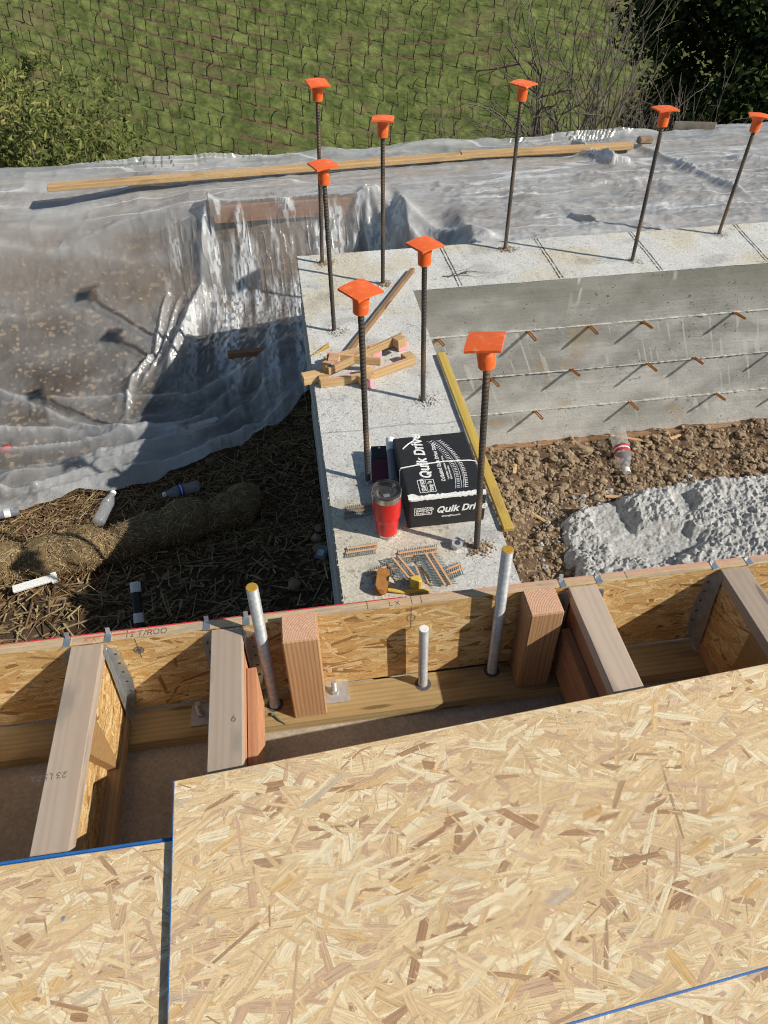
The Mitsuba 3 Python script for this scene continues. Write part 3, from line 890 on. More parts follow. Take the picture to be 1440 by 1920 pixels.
def strands(n, area, size, base_ang, spread, o, xa, ya, amber, seed, depth=.0006, clip=None, big=0):
    """Wood strands strewn on a rectangle (area = x0, x1, y0, y1 in the frame o, xa, ya); returns the mesh, its uv and, apart, the biggest ones."""
    r = np.random.default_rng(seed)
    x0, x1, y0, y1 = area
    c = np.stack([r.uniform(x0, x1, n), r.uniform(y0, y1, n)], 1)
    L = size[0] * r.lognormal(0, .45, n)
    W = size[1] * r.lognormal(0, .55, n)
    L, W = np.clip(L, .012, size[0] * 2.3), np.clip(W, .0025, size[1] * 2.8)
    W = np.minimum(W, L * .38)
    a = base_ang + r.normal(0, 1, n) * spread * np.where(r.random(n) < .2, 2.4, 1)
    order = np.argsort(-(L * W) * r.uniform(.35, 1, n))
    c, L, W, a = c[order], L[order], W[order], a[order]
    z = np.linspace(.0, depth, n)
    d, s = np.stack([np.cos(a), np.sin(a)], 1), np.stack([-np.sin(a), np.cos(a)], 1)
    hx, hw = L / 2, W / 2
    # eight corners: skewed, split ends, ragged sides
    t = np.array([-1, -.45, .4, 1, 1, .5, -.4, -1.0])
    w = np.array([-1, -1, -1, -1, 1, 1, 1, 1.0])
    tj = t + r.normal(0, 1, (n, 8)) * np.array([.10, .05, .05, .10, .10, .05, .05, .10]) + (w * r.normal(0, .12, (n, 1)))
    wj = w * np.clip(r.normal(.95, .10, (n, 8)), .4, 1.15) * np.where(np.abs(t) == 1, np.clip(r.normal(.86, .2, (n, 8)), .15, 1.1), 1.0)
    P = c[:, None] + d[:, None] * (tj * hx[:, None])[..., None] + s[:, None] * (wj * hw[:, None])[..., None]
    P[..., 0], P[..., 1] = np.clip(P[..., 0], x0, x1), np.clip(P[..., 1], y0, y1)
    if clip is not None:
        P = clip(P)
    Z = np.repeat(z[:, None], 8, 1)
    o, xa, ya = (np.asarray(q, float) for q in (o, xa, ya))
    V = o + P[..., :1] * xa + P[..., 1:] * ya + Z[..., None] * np.cross(xa, ya)
    ids = (np.arange(n) + _sid[0]) % 9000
    _sid[0] += n
    uv = np.stack([np.clip(tj * hx[:, None] + .5, 0, 9) + (20 if amber else 0) + (r.integers(0, 9, n))[:, None] * 1.0, ids[:, None] + np.clip((wj + 1.0) * .5, .001, .999) * .995], -1)
    F = np.array([[0, 1, 7], [1, 6, 7], [1, 2, 6], [2, 5, 6], [2, 3, 5], [3, 4, 5]])

    def build(sel):
        k = np.arange(len(sel))[:, None, None] * 8
        return (V[sel].reshape(-1, 3), (F[None] + k).reshape(-1, 3)), uv[sel].reshape(-1, 2)
    if not big:
        return build(np.arange(n))
    vis = np.argsort(-(L * W * (z / depth > .55)))[:big]
    return build(np.setdiff1d(np.arange(n), vis)), [build(np.array([k])) for k in vis]


def strand_part(holder, name, gu):
    part(holder, name, gu[0], 'osb', uv=gu[1], stuff=True)


strand_part(R_, 'surface_strand', strands(4200, (-1.35, 2.2, -.356, -.001), (.115, .021), 0, .36, (0, 1.4318, 0), (1, 0, 0), (0, 0, 1), True, 1, .0005))
# pencil and crayon marks on the rim
def rim_text(t, x, h, col, y=1.436, sh=0.0, name='pencil_mark'):
    part(R_, name, on(lettering(t, h, .0003, sh, bold=False), (x, y, .0005), (1, 0, 0), (0, 1, 0)), col)


rim_text('I T/ROO', -.565, .020, 'pencil')
rim_text('X X', -.70, .018, 'red_pencil')
rim_text('L X', .20, .017, 'pencil')
for x in (-.745, -.63, -.575, .135, .27, .30, .95, .855):
    part(R_, 'pencil_mark', bx(x, x + .0022, 1.433, 1.463, .0004, .0008, .0001), 'pencil')
for x0, x1 in ((-.69, -.55), (-.52, -.50)):
    part(R_, 'crayon_mark', bx(x0, x1, 1.449, 1.454, .0004, .0008, .0001), 'red_pencil')
for cx, cz, rd, tail in ((.268, -.062, .013, True), (-.552, -.058, .014, True)):
    a = np.linspace(0, 2 * np.pi, 24)
    part(R_, 'pencil_mark', tube(np.stack([cx + rd * np.cos(a), a * 0 + 1.4312, cz + rd * np.sin(a) * 1.2], 1), .0011, 4, False), 'pencil')
    part(R_, 'pencil_mark', bx(cx - .001, cx + .001, 1.4306, 1.4312, cz - .045, cz + .055, .0002), 'pencil')
for k in range(7):
    a = k * .9
    part(R_, 'pencil_mark', on(bx(-.016, .016, -.0011, .0011, 0, .0005, .0001), (-.552, 1.4312, -.058), (math.cos(a), 0, math.sin(a)), (-math.sin(a), 0, math.cos(a))), 'pencil')

# ------------------------------------------------------------------ floor joists and their hangers
JOISTS = [(-1.140, 'wooden I-joist at the left edge of the frame, mostly outside it', 'pine'), (-.686, 'leftmost wooden I-joist in full view, with sunlit strand board web', 'web'), (-.285, 'second wooden I-joist from the left, beside the left threaded rod', 'block_r'),
          (.803, 'wooden I-joist just right of the right-hand post', 'block_l'), (1.298, 'wooden I-joist at the right edge with a hanger in shade on its left', 'web_l'), (1.72, 'wooden I-joist outside the right edge', 'pine')]
for k, (x, lab, kind) in enumerate(JOISTS):
    y0, y1 = (-.5, 1.4275)
    J = thing('floor_joist', lab, 'joist', 'floor joists hung on the rim board')
    wpart(J, 'top_flange', bx(x - .045, x + .045, y0, y1, -.040, 0, .002), (0, 1, 0), 'flange_wood')
    wpart(J, 'bottom_flange', bx(x - .045, x + .045, y0, y1, -.354, -.314, .002), (0, 1, 0), 'red_wood' if k > 2 else 'pine_wood')
    wb = part(J, 'web', bx(x - .0055, x + .0055, y0, y1, -.316, -.038, .0005), 'osb_core')
    for s in ((1,) if x < 0 else (-1,)):
        strand_part(wb, 'strands', strands(700, (.3, 1.425, -.314, -.040), (.075, .016), .15, .5, (x + s * .0058, 0, 0), (0, s, 0), (0, 0, 1), True, 70 + k, .0004) if s > 0 else
                    strands(700, (-1.425, -.3, -.314, -.040), (.075, .016), .15, .5, (x + s * .0058, 0, 0), (0, s, 0), (0, 0, 1), True, 70 + k, .0004))
    sx = 1 if x < 0 else -1
    if kind in ('web', 'web_l'):
        # a strand board stiffener with a sawn slanting end
        pr = trimesh.creation.extrude_polygon(Polygon([(1.425, -.3135), (1.425, -.0405), (1.10, -.0405), (1.20, -.3135)]), .030)
        A = frame_mesh((x + sx * .0070, 0, 0), (0, 1, 0), (0, 0, 1))
        if sx < 0:
            A[:3, 3] = (x - .0375, 0, 0)
        pr.apply_transform(A)
        st = part(J, 'web_stiffener', pr, 'osb_core')
        face = strands(260, (1.215, 1.424, -.312, -.042), (.07, .014), .1, .5, (x + .0374, 0, 0), (0, 1, 0), (0, 0, 1), True, 81) if sx > 0 else strands(260, (-1.424, -1.215, -.312, -.042), (.07, .014), .1, .5, (x - .0378, 0, 0), (0, -1, 0), (0, 0, 1), True, 82)
        part(st, 'strands', face[0], 'osb', uv=face[1], stuff=True)
    if kind.startswith('block'):
        s = 1 if kind.endswith('r') else -1
        a, b = sorted((x + s * .0065, x + s * .041))
        wpart(J, 'filler_block', bx(a, b, .9, 1.40, -.3125, -.0415, .002), (0, 1, 0), 'red_wood')
        wpart(J, 'filler_block', bx(*sorted((x + s * .0425, x + s * .071)), .9, 1.36, -.3125, -.115, .002), (0, 1, 0), 'red_wood')
    if k in (1, 2):
        txt = [('23 LSRA', -.02, 1.03, .016)] if k == 1 else [('9', .0, 1.13, .02)]
        for t, dx, yy, h in txt:
            part(J, 'stamp', on(lettering(t, h, .0002, 0, False), (x + dx + .03, yy, .0004), (-1, 0, 0), (0, -1, 0)), 'pencil')
    # metal hanger
    H_ = thing('joist_hanger', 'galvanised joist hanger holding the ' + ('joist at the left edge' if k == 0 else 'leftmost joist in full view' if k == 1 else 'second joist from the left' if k == 2 else 'joist right of the right-hand post' if k == 3 else 'joist at the right edge' if k == 4 else 'joist outside the right edge'), 'joist hanger', 'joist hangers on the rim board')
    part(H_, 'seat', bx(x - .050, x + .050, 1.37, 1.4285, -.3568, -.3546, .0005), 'galvanised')
    for s in (-1, 1):
        pol = Polygon([(1.4285, -.356), (1.375, -.356), (1.375, -.29), (1.395, -.10), (1.400, -.012), (1.4285, -.012)])
        m = trimesh.creation.extrude_polygon(pol, .0016)
        m.apply_transform(frame_mesh((x + s * .0475 - .0008, 0, 0), (0, 1, 0), (0, 0, 1)))
        part(H_, 'side_plate', m, 'galvanised')
        fl = trimesh.creation.extrude_polygon(Polygon([(0, -.02), (.030, -.035), (.036, -.20), (.024, -.285), (.004, -.345), (0, -.345)]), .0016)
        A = frame_mesh((x + s * .0480, 1.4300, 0), (s, 0, 0), (0, 0, 1))
        fl.apply_transform(A)
        if s < 0:
            fl.invert()
        ff_ = part(H_, 'face_flange', fl, 'galvanised')
        part(H_, 'fold', tube([(x + s * .0490, 1.4275, -.03), (x + s * .0490, 1.4275, -.33)], .0024, 6), 'galvanised', smooth=True)
        tb = cat([mv(box(.020, .034, .0016, .0004), (x + s * .058, 1.444, .0016)), mv(box(.013, .0016, .022, .0004), (x + s * .058, 1.461, .011), rx=-18)])
        part(H_, 'top_tab', tb, 'galvanised')
        for zz in (-.06, -.105, -.15, -.20, -.25):
            part(ff_, 'nail_head', mv(lathe([(0, .0012), (.0045, .0010), (.005, 0)][::-1], 10), (x + s * (.048 + .018), 1.4283, zz), rx=90), 'dark_steel', smooth=True)

# ------------------------------------------------------------------ posts, rods and plates on the sill
def post(label, x0, x1, y0, y1, z1):
    P = thing('wood_post', label, 'post')
    wpart(P, 'shaft', bx(x0, x1, y0, y1, -.357, z1 - .0012, .005), (0, 0, 1), 'fir_wood')
    part(P, 'cut_end', bx(x0 + .004, x1 - .004, y0 + .004, y1 - .004, z1 - .004, z1 + .0002, .0008), 'fir_end')


post('short square reddish wood post left of the bolt plate, sunlit in front', -.124, -.018, 1.318, 1.420, .040)
post('short square reddish wood post right of the right-hand threaded rod, shaded below', .607, .711, 1.322, 1.424, .018)


def rod(label, b, t, r, cap):
    K = thing('threaded_rod', label, 'threaded rod', 'threaded anchor rods standing in the sill')
    b, t = np.array(b), np.array(t)
    L = np.linalg.norm(t - b)
    s = np.arange(0, L, .0011)
    p = b + (t - b) * (s / L)[:, None]
    part(K, 'shaft', tube(p, r + .0007 * np.sin(s / .0044 * 2 * np.pi), 20), 'zinc', smooth=50)
    d = (t - b) / L
    part(K, 'end_cap', tube([t - d * .002, t + d * .0012, t + d * .0018], [r * .97, r * .97, r * .8], 20), cap)


rod('tall threaded rod leaning left, with a gold painted end, left of the left post', (-.184, 1.379, -.40), (-.183, 1.379, .219), .0165, 'gold_zinc')
rod('short threaded rod between the two posts', (.304, 1.385, -.40), (.300, 1.385, -.063), .0150, 'white_plastic')
rod('tall threaded rod with a gold painted end, left of the right post', (.542, 1.402, -.40), (.536, 1.402, .228), .0165, 'gold_zinc')
for lab, x, y in (('square washer plate with bolt right of the left post', .020, 1.393), ('square washer plate with bolt left of the second joist', -.412, 1.374)):
    B = thing('anchor_bolt', lab, 'bolt')
    part(B, 'washer_plate', bx(x - .038, x + .038, y - .038, y + .038, -.3568, -.3500, .001), 'zinc')
    part(B, 'nut', mv(trimesh.creation.cylinder(.0145, .013, sections=6), (x - .008, y, -.3435)), 'zinc')
    s = np.arange(0, .062, .0012)
    part(B, 'shank', tube(np.stack([s * 0 + x - .008, s * 0 + y, s - .35], 1), .0085 + .0007 * np.sin(s / .003 * 2 * np.pi), 12), 'zinc', smooth=50)
K = thing('deck_screw', 'green coated screw lying on the sill plate in front of the left rod', 'screw')
part(K, 'shank', tube([(-.190, 1.338, -.351), (-.172, 1.316, -.353), (-.152, 1.300, -.355)], [.0035, .003, .001], 8), 'green_coat', smooth=True)
part(K, 'head', tube([(-.193, 1.341, -.351), (-.188, 1.336, -.351)], [.0075, .003], 12), 'green_coat')

# ------------------------------------------------------------------ deck sheets
A_, B_, C_, D_ = np.array([-.400, .943]), np.array([2.1, 1.108]), np.array([2.1, .466]), np.array([-.376, .264])


def prism(poly, z0, z1):
    m = trimesh.creation.extrude_polygon(Polygon(poly), z1 - z0)
    m.apply_translation([0, 0, z0])
    return m


D1 = thing('deck_sheet', 'large loose strand board sheet lying askew over the joists and the lower sheet', 'deck sheet')
part(D1, 'core', prism([A_, B_, C_, D_], .0190, .0366), 'osb_core')
part(D1, 'far_edge_trim', prism([A_ + [0, .0004], B_ + [0, .0004], B_ + [0, .0012], A_ + [0, .0012]], .0200, .0362), 'osb_core')


def clip_main(P):
    far = A_[1] + (P[..., 0] - A_[0]) * (B_ - A_)[1] / (B_ - A_)[0]
    near = D_[1] + (P[..., 0] - D_[0]) * (C_ - D_)[1] / (C_ - D_)[0]
    left = A_[0] + (P[..., 1] - A_[1]) * (D_ - A_)[0] / (D_ - A_)[1]
    P = P.copy()
    P[..., 1] = np.clip(P[..., 1], near + .0004, far - .0004)
    P[..., 0] = np.maximum(P[..., 0], left + .0004)
    return P


body, big = strands(8000, (-.41, 1.72, .26, 1.09), (.155, .028), .16, .50, (0, 0, .0367), (1, 0, 0), (0, 1, 0), False, 3, .0007, clip_main, 300)
strand_part(D1, 'surface_strands', body)
for g, uv in big:
    part(D1, 'strand', g, 'osb', uv=uv)
strand_part(D1, 'slivers', strands(3200, (-.41, 1.72, .26, 1.09), (.050, .0042), .16, .75, (0, 0, .0369), (1, 0, 0), (0, 1, 0), False, 13, .0006, clip_main))
e = (C_ - D_) / np.linalg.norm(C_ - D_)
part(D1, 'blue_near_edge', prism([D_ - [0, .0016], C_ - [0, .0016], C_ - [0, .0002], D_ - [0, .0002]], .0188, .0372), 'blue_paint')
l = (D_ - A_) / np.linalg.norm(D_ - A_)
part(D1, 'blue_left_edge', prism([A_ - [.0016, 0], A_ + [.0006, 0], D_ + [.0006, 0], D_ - [.0016, 0]], .0362, .0379), 'blue_paint')
D2 = thing('deck_sheet', 'lower strand board sheet at bottom left with a blue painted tongue', 'deck sheet')
part(D2, 'core', bx(-1.42, 1.05, -.41, .806, .0005, .0180, .0006), 'osb_core')
part(D2, 'blue_tongue', bx(-1.42, 1.05, .8062, .818, .0050, .0125, .0012), 'blue_paint')
part(D2, 'blue_far_edge', bx(-1.42, 1.05, .8052, .8066, .0010, .0187, .0003), 'blue_paint')
body, big = strands(3000, (-1.02, -.36, .20, .8045), (.145, .025), .05, .52, (0, 0, .0181), (1, 0, 0), (0, 1, 0), False, 4, .0007, None, 90)
strand_part(D2, 'surface_strands', body)
for g, uv in big:
    part(D2, 'strand', g, 'osb', uv=uv)
strand_part(D2, 'slivers', strands(1000, (-1.02, -.36, .20, .8045), (.050, .0042), .05, .75, (0, 0, .0183), (1, 0, 0), (0, 1, 0), False, 14, .0006))
strand_part(D2, 'surface_strands', strands(1800, (.25, 1.04, .12, .46), (.135, .021), .05, .52, (0, 0, .0181), (1, 0, 0), (0, 1, 0), False, 5, .0007))
for x, y in ((-.622, .67), (-.70, .42)):
    K = single('deck_nail', 'nail head driven into the lower deck sheet ' + ('near its blue edge' if y > .5 else 'near the left frame edge'), 'nail', mv(lathe([(.0055, 0), (.005, .0009), (0, .0011)], 14), (x, y, .0188)), 'zinc', smooth=True)

# ------------------------------------------------------------------ clear plastic sheeting over bank and pad
def poly_dist(x, y, pts):
    """Distance of each point to a polyline, and the way along it from 0 to 1."""
    best, along = np.full(x.shape, 9.0), np.zeros(x.shape)
    pts = np.asarray(pts, float)
    n = len(pts) - 1
    for k in range(n):
        a, b = pts[k], pts[k + 1]
        d = b - a
        t = np.clip(((x - a[0]) * d[0] + (y - a[1]) * d[1]) / (d @ d), 0, 1)
        q = np.hypot(x - a[0] - t * d[0], y - a[1] - t * d[1])
        along = np.where(q < best, (k + t) / n, along)
        best = np.minimum(best, q)
    return best, along


FOLDS = [([(-.44, 5.20), (-.60, 4.85), (-.74, 4.55), (-.86, 4.30)], .10, .05), ([(.58, 5.16), (.72, 4.75), (.95, 4.40), (1.10, 4.18)], .065, .045),
         ([(.60, 5.20), (.80, 4.80), (1.06, 4.42), (1.28, 4.16)], .05, .05), ([(.56, 5.12), (.60, 4.75), (.62, 4.4)], .035, .03),
         ([(-.80, 4.95), (-.92, 4.56), (-1.07, 4.36), (-1.11, 4.08)], .045, .018), ([(-.72, 4.90), (-.88, 4.52), (-1.03, 4.30)], .03, .014),
         ([(.05, 3.98), (-.22, 3.78), (-.48, 3.63), (-.75, 3.55), (-1.03, 3.56), (-1.28, 3.54), (-1.8, 3.40)], .085, .055),
         ([(.03, 4.26), (-.31, 4.15), (-.77, 3.88), (-1.2, 3.94), (-1.6, 4.06), (-2.4, 4.14)], .05, .030), ([(-2.2, 4.55), (-1.54, 4.15), (-1.02, 3.84), (-.6, 3.78)], .045, .028),
         ([(.02, 4.12), (-.4, 3.96), (-.7, 3.74), (-1.2, 3.74), (-1.9, 3.80)], .05, .026), ([(-2.3, 3.62), (-1.7, 3.56), (-1.2, 3.66), (-.8, 3.64)], .05, .022), ([(-1.9, 4.35), (-1.2, 4.25), (-.7, 4.12), (-.2, 4.22)], .03, .02),
         ([(2.66, 5.66), (2.80, 5.3), (2.93, 4.9), (3.05, 4.55)], .045, .030), ([(2.24, 5.72), (2.30, 5.52), (2.40, 5.30), (2.55, 5.25)], .06, .030), ([(2.15, 5.62), (2.36, 5.36), (2.38, 5.26)], .05, .025),
         ([(1.0, 4.55), (1.5, 4.36), (2.0, 4.42), (2.5, 4.3)], .018, .022), ([(1.2, 5.0), (1.9, 4.92), (2.6, 4.98)], .016, .02), ([(-2.6, 5.30), (-1.6, 5.12), (-.9, 5.20), (-.5, 5.16)], .035, .045),
         ([(-2.6, 4.95), (-1.8, 4.85), (-1.2, 4.92)], .02, .02), ([(3.2, 5.3), (3.6, 5.0), (4.1, 4.9)], .05, .04), ([(3.0, 5.05), (3.5, 4.7), (4.0, 4.5)], .025, .02)]


def film_z(x, y, folds=False):
    base = ground_z(x, y, 1)
    for dy in (.0, .03, .06, .085):
        base = np.maximum(base, ground_z(x, y + dy, .35) - .35 * dy)
    base = np.maximum(base, np.where((np.abs(x - .0625) < .53), np.interp(y, [5.02, 5.058, 5.13, 5.2], [-.30, -.122, -.122, -.2], left=-9, right=-9), -9))
    base = base + .014
    flat = smooth(-.34, -.15, base)
    rid = lambda sx, sy, seed, pw: (1 - np.abs(2 * meshkit.noise(np.stack([x * sx, y * sy, np.full_like(x, seed * 1.7)], -1), seed) - 1)) ** pw
    w = flat * (.012 * rid(1.7, 7, 1, 4) + .006 * rid(4, 19, 2, 5) + .003 * rid(9, 34, 6, 4))
    up = smooth(-.95, -.55, x)
    bank = (1 - flat) * smooth(5.6, 5.4, y)
    w = w + bank * up * (.014 * rid(7, 1.1, 3, 4) + .010 * rid(19, 2.5, 4, 4) + .006 * rid(34, 12, 7, 3))
    w = w + bank * (1 - up) * (.016 * rid(2.2, 3.6, 13, 5) + .010 * rid(5, 9, 14, 5) + .004 * rid(22, 17, 17, 3))
    far = smooth(5.50, 5.85, y)
    w = w + far * (.035 * rid(1.6, 3.0, 5, 3) + .012 * rid(5, 6, 8, 3) + .05 * FBM(x, y, 1.6, 3, 9))
    near = smooth(4.35, 3.9, y) * (x < .06)
    n1, n2 = rid(.8, 4.2, 23, 3), rid(2.0, 10, 24, 4)
    w = w + near * (.095 * n1 + .025 * n2)
    amount = near * (.55 * n1 ** 3 + .30 * n2 ** 2) + bank * (1 - up) * .35 * rid(1.1, 2.3, 31, 9)
    for pts, h, wd in FOLDS:
        d, t = poly_dist(x, y, pts)
        fade = smooth(0, .12, t) * smooth(1, .85, t) * .85 + .15
        wob = .75 + .5 * meshkit.noise(np.stack([x * 9, y * 9, x * 0 + h * 99], -1), 2)
        e_ = fade * wob * np.exp(-(d / wd) ** 1.4)
        w = w + h * e_
        amount = amount + .75 * e_ * min(1, h / .05) * (.6 + .6 * meshkit.noise(np.stack([x * 22, y * 22, x * 0], -1), 5))
    if folds:
        return base + w, np.clip(amount, 0, 1)
    return base + w


def film_edge(x):
    return np.interp(x, [-3.3, -1.73, -1.33, -1.03, -.71, -.49, -.23, .03, .058, .56, 5], [3.2, 3.32, 3.48, 3.50, 3.48, 3.57, 3.72, 3.90, 3.91, 4.128, 4.128]) + np.where(x < .03, .022 * np.sin(x * 7.3) + .006 * np.sin(x * 23), 0)


xs = np.unique(np.concatenate([np.linspace(-3.3, .058, 300), np.linspace(.062, 4.9, 342)]))
v = np.linspace(0, 1, 250)
ye = film_edge(xs)
yf = 6.10 + .08 * np.sin(xs * 3.1) + .05 * np.sin(xs * 7.7)
V, Xg = np.meshgrid(v, xs, indexing='ij')
Yg = ye[None] + (yf - ye)[None] * V
Zg, Fg = film_z(Xg, Yg, True)
vv, ff = grid_mesh(Xg, Yg, Zg)
single('plastic_sheeting', 'clear wrinkled plastic sheeting draped over the earth bank and the graded pad', 'plastic sheeting', (vv, ff), 'sheeting', smooth=True, uv=np.stack([Xg.ravel(), np.clip(Fg + .42 * np.exp(-(V * 9) ** 2), 0, 1.2).ravel() + 100 * Yg.ravel()], 1))

# ------------------------------------------------------------------ boards and a log on and under the sheeting
fz = lambda x, y: float(film_z(np.array([x]), np.array([y]))[0])
m = mv(box(2.95, .078, .034, .003), (-.04, 5.475, -.060), rz=4.0, ry=.5)
wsingle('lumber_board', 'long yellow pine board lying on the plastic, left end raised over its shadow', 'board', m, (1, .07, 0), 'pine_wood')
m = mv(box(1.28, .078, .034, .003), (1.98, 5.56, -.066), rz=-1.2)
wsingle('lumber_board', 'shorter pine board at right on the plastic, partly covered by a crumpled fold', 'board', m, (1, 0, 0), 'pine_wood')
m = bx(-.44, .565, 5.075, 5.105, -.245, -.135, .003)
wsingle('crest_board', 'orange-brown board on edge under the plastic along the top of the bank', 'board', m, (1, 0, 0), 'red_wood')
wsingle('stake_board', 'orange board at the foot of the bank under the plastic, beside the wall', 'board', mv(box(.44, .03, .05, .003), (-.20, 4.22, -.735), rz=2, rx=20), (1, 0, 0), 'red_wood')
m = trimesh.creation.cylinder(.075, .30, sections=18)
m.apply_transform(trimesh.transformations.rotation_matrix(math.pi / 2, [0, 1, 0]))
single('log', 'weathered brown log behind the plastic at the foot of the dark tree', 'log', mv(m, (3.28, 5.90, -.11), rz=-32, ry=-4), 'bark', smooth=30)
single('dark_stone', 'small dark stone at the right end of the shorter board', 'stone', mv(box(.13, .05, .05, .012), (2.72, 5.555, -.035), rz=12, ry=6), 'soil')

# ------------------------------------------------------------------ left pit: straw, wattle roll, litter
r = np.random.default_rng(50)


def straws(n, xr, yr, seed, lo=.03, hi=.17, w=(.0018, .0042), zoff=0.0, pile=.03):
    q = np.random.default_rng(seed)
    x, y = q.uniform(*xr, n), q.uniform(*yr, n)
    keep = y < film_edge(x) + .10
    x, y = x[keep], y[keep]
    n = len(x)
    a = q.normal(.35, .9, n)
    L = q.uniform(lo, hi, n) * q.choice([1, .5], n, p=[.55, .45])
    e = q.normal(0, .13, n)
    wd = q.uniform(*w, n)
    d = np.stack([np.cos(a) * np.cos(e), np.sin(a) * np.cos(e), np.sin(e)], 1)
    s = np.stack([-np.sin(a), np.cos(a), a * 0], 1)
    t = np.cross(d, s)
    c = np.stack([x, y, ground_z(x, y) + zoff + q.uniform(.0, pile, n)], 1)
    v = []
    for sg in (-1, 1):
        for k in range(3):
            an = k * 2 * np.pi / 3
            v.append(c + d * (sg * L / 2)[:, None] + (s * np.cos(an) + t * np.sin(an)) * wd[:, None])
    v = np.stack(v, 1)
    F = np.array([[0, 1, 4], [0, 4, 3], [1, 2, 5], [1, 5, 4], [2, 0, 3], [2, 3, 5], [0, 2, 1], [3, 4, 5]])
    f = (F[None] + np.arange(n)[:, None, None] * 6).reshape(-1, 3)
    uv = np.stack([np.tile([0, 0, 0, 1, 1, 1.], n) * np.repeat(L, 6), np.repeat(np.arange(n) % 4000 + .5, 6)], 1)
    return (v.reshape(-1, 3), f), uv


labels['straw_litter'] = {'label': 'loose straw and stalks strewn over the pit floor at left', 'category': 'straw', 'kind': 'stuff'}
g1 = straws(9500, (-2.15, .06), (2.95, 4.15), 61, .03, .16, (.0014, .0036))
g2 = straws(3000, (-2.0, .06), (1.5, 3.0), 62, .04, .20, (.002, .0055))
nv = len(g1[0][0])
scene['straw_litter'] = mikit.ply((np.vstack([g1[0][0], g2[0][0]]), np.vstack([g1[0][1], g2[0][1] + nv])), 'straw', uv=np.vstack([g1[1], g2[1]]))

path = np.array([(-2.4, 2.95), (-1.65, 2.97), (-1.37, 2.97), (-1.10, 3.0), (-.74, 3.10), (-.46, 3.18), (-.34, 3.22)])
s = np.linspace(0, 1, 110)
px = np.interp(s, np.linspace(0, 1, len(path)), path[:, 0])
py = np.interp(s, np.linspace(0, 1, len(path)), path[:, 1])
rad = .106 + .012 * np.sin(s * 21) + .01 * np.sin(s * 47)
rad *= np.sqrt(np.clip((1.004 - s) / .05, .05, 1))
m = tube(np.stack([px, py, ground_z(px, py, 0) + rad * .82], 1), rad, 40)
vn = m.vertex_normals
m.vertices += vn * ((meshkit.fbm(m.vertices * 16, 3) - .5) * .032 + (meshkit.noise(m.vertices * 80) - .5) * .012)[:, None]
Wt = thing('straw_wattle', 'rolled straw erosion wattle lying across the pit floor, half in shade', 'straw wattle')
part(Wt, 'body', m, 'wattle_fibre', smooth=True)
tri = m.triangles_center
q = np.random.default_rng(63)
pick = q.integers(0, len(tri), 9000)
nrm = m.face_normals[pick]
c = tri[pick] + q.normal(0, .004, (9000, 3))
tg_ = np.cross(nrm, q.normal(size=(9000, 3)))
tg_ /= np.linalg.norm(tg_, axis=1, keepdims=True)
tg_ = tg_ + nrm * q.normal(.10, .22, (9000, 1))
sd = np.cross(tg_, nrm)
L = q.uniform(.008, .03, 9000)[:, None]
w_ = .0016
v3 = np.stack([c - tg_ * L + sd * w_, c - tg_ * L - sd * w_, c + tg_ * L - sd * w_ + nrm * .003, c + tg_ * L + sd * w_ + nrm * .003], 1).reshape(-1, 3)
b4 = np.arange(9000)[:, None] * 4
part(Wt, 'fibres', (v3, np.concatenate([b4 + [0, 1, 2], b4 + [0, 2, 3]], 1).reshape(-1, 3)), 'straw', uv=np.stack([np.tile([0, 0, 1, 1.], 9000) * .05, np.repeat(np.arange(9000) % 4000 + .5, 4)], 1), stuff=True)


def bottle(label, loc, rz, ry, lab_col, cap='white_plastic', crush=0.0, roll=0, sc=1.0):
    """A drinks bottle, lying: its axis along x before turning."""
    K = thing('water_bottle', label, 'bottle', None)
    pr = [(.0, .0), (.022, .0), (.031, .006), (.0325, .02)] + [(.0325 - .0016 * (k % 2), .022 + k * .008) for k in range(8)] + [(.0315, .09), (.0315, .128), (.0325, .134), (.030, .146), (.022, .168), (.0135, .186), (.0125, .200)]
    m = lathe(pr, 28)
    if crush:
        vv = m.vertices
        k = np.exp(-((vv[:, 2] - .08) / .05) ** 2) * crush
        m.vertices = np.c_[vv[:, 0] * (1 - k), vv[:, 1] * (1 + .2 * k), vv[:, 2]]
    A = trimesh.transformations.euler_matrix(math.radians(roll), math.radians(90 + ry), math.radians(rz), 'sxyz')
    A[:3, :3] *= sc
    A[:3, 3] = loc

    def w(mm):
        mm = mm.copy()
        mm.apply_transform(A)
        return mm
    part(K, 'body', w(m), 'clear_plastic', smooth=True)
    part(K, 'cap', w(lathe([(.0, .197), (.0150, .197), (.0152, .212), (.013, .215), (.0, .215)], 20)), cap, smooth=40)
    if lab_col:
        wr = part(K, 'wrapper', w(lathe([(.0321, .094), (.0323, .110), (.0321, .126)], 28)), lab_col, smooth=True)
        part(wr, 'band', w(lathe([(.0325, .106), (.0326, .112)], 28)), 'white_print', smooth=True)
    return K


bottle('clear crumpled water bottle lying on the straw just above the wattle', (-1.190, 3.203, -1.130), 74, -6, None, crush=.25, sc=1.12)
bottle('clear water bottle with a blue wrapper lying in shade above the wattle', (-0.639, 3.430, -1.120), 201, -5, 'blue_label', sc=1.0)
bottle('clear bottle with a red and white wrapper in the dirt at the cross wall', (1.945, 3.52, -1.085), -98, 14, 'red_label', sc=1.55)


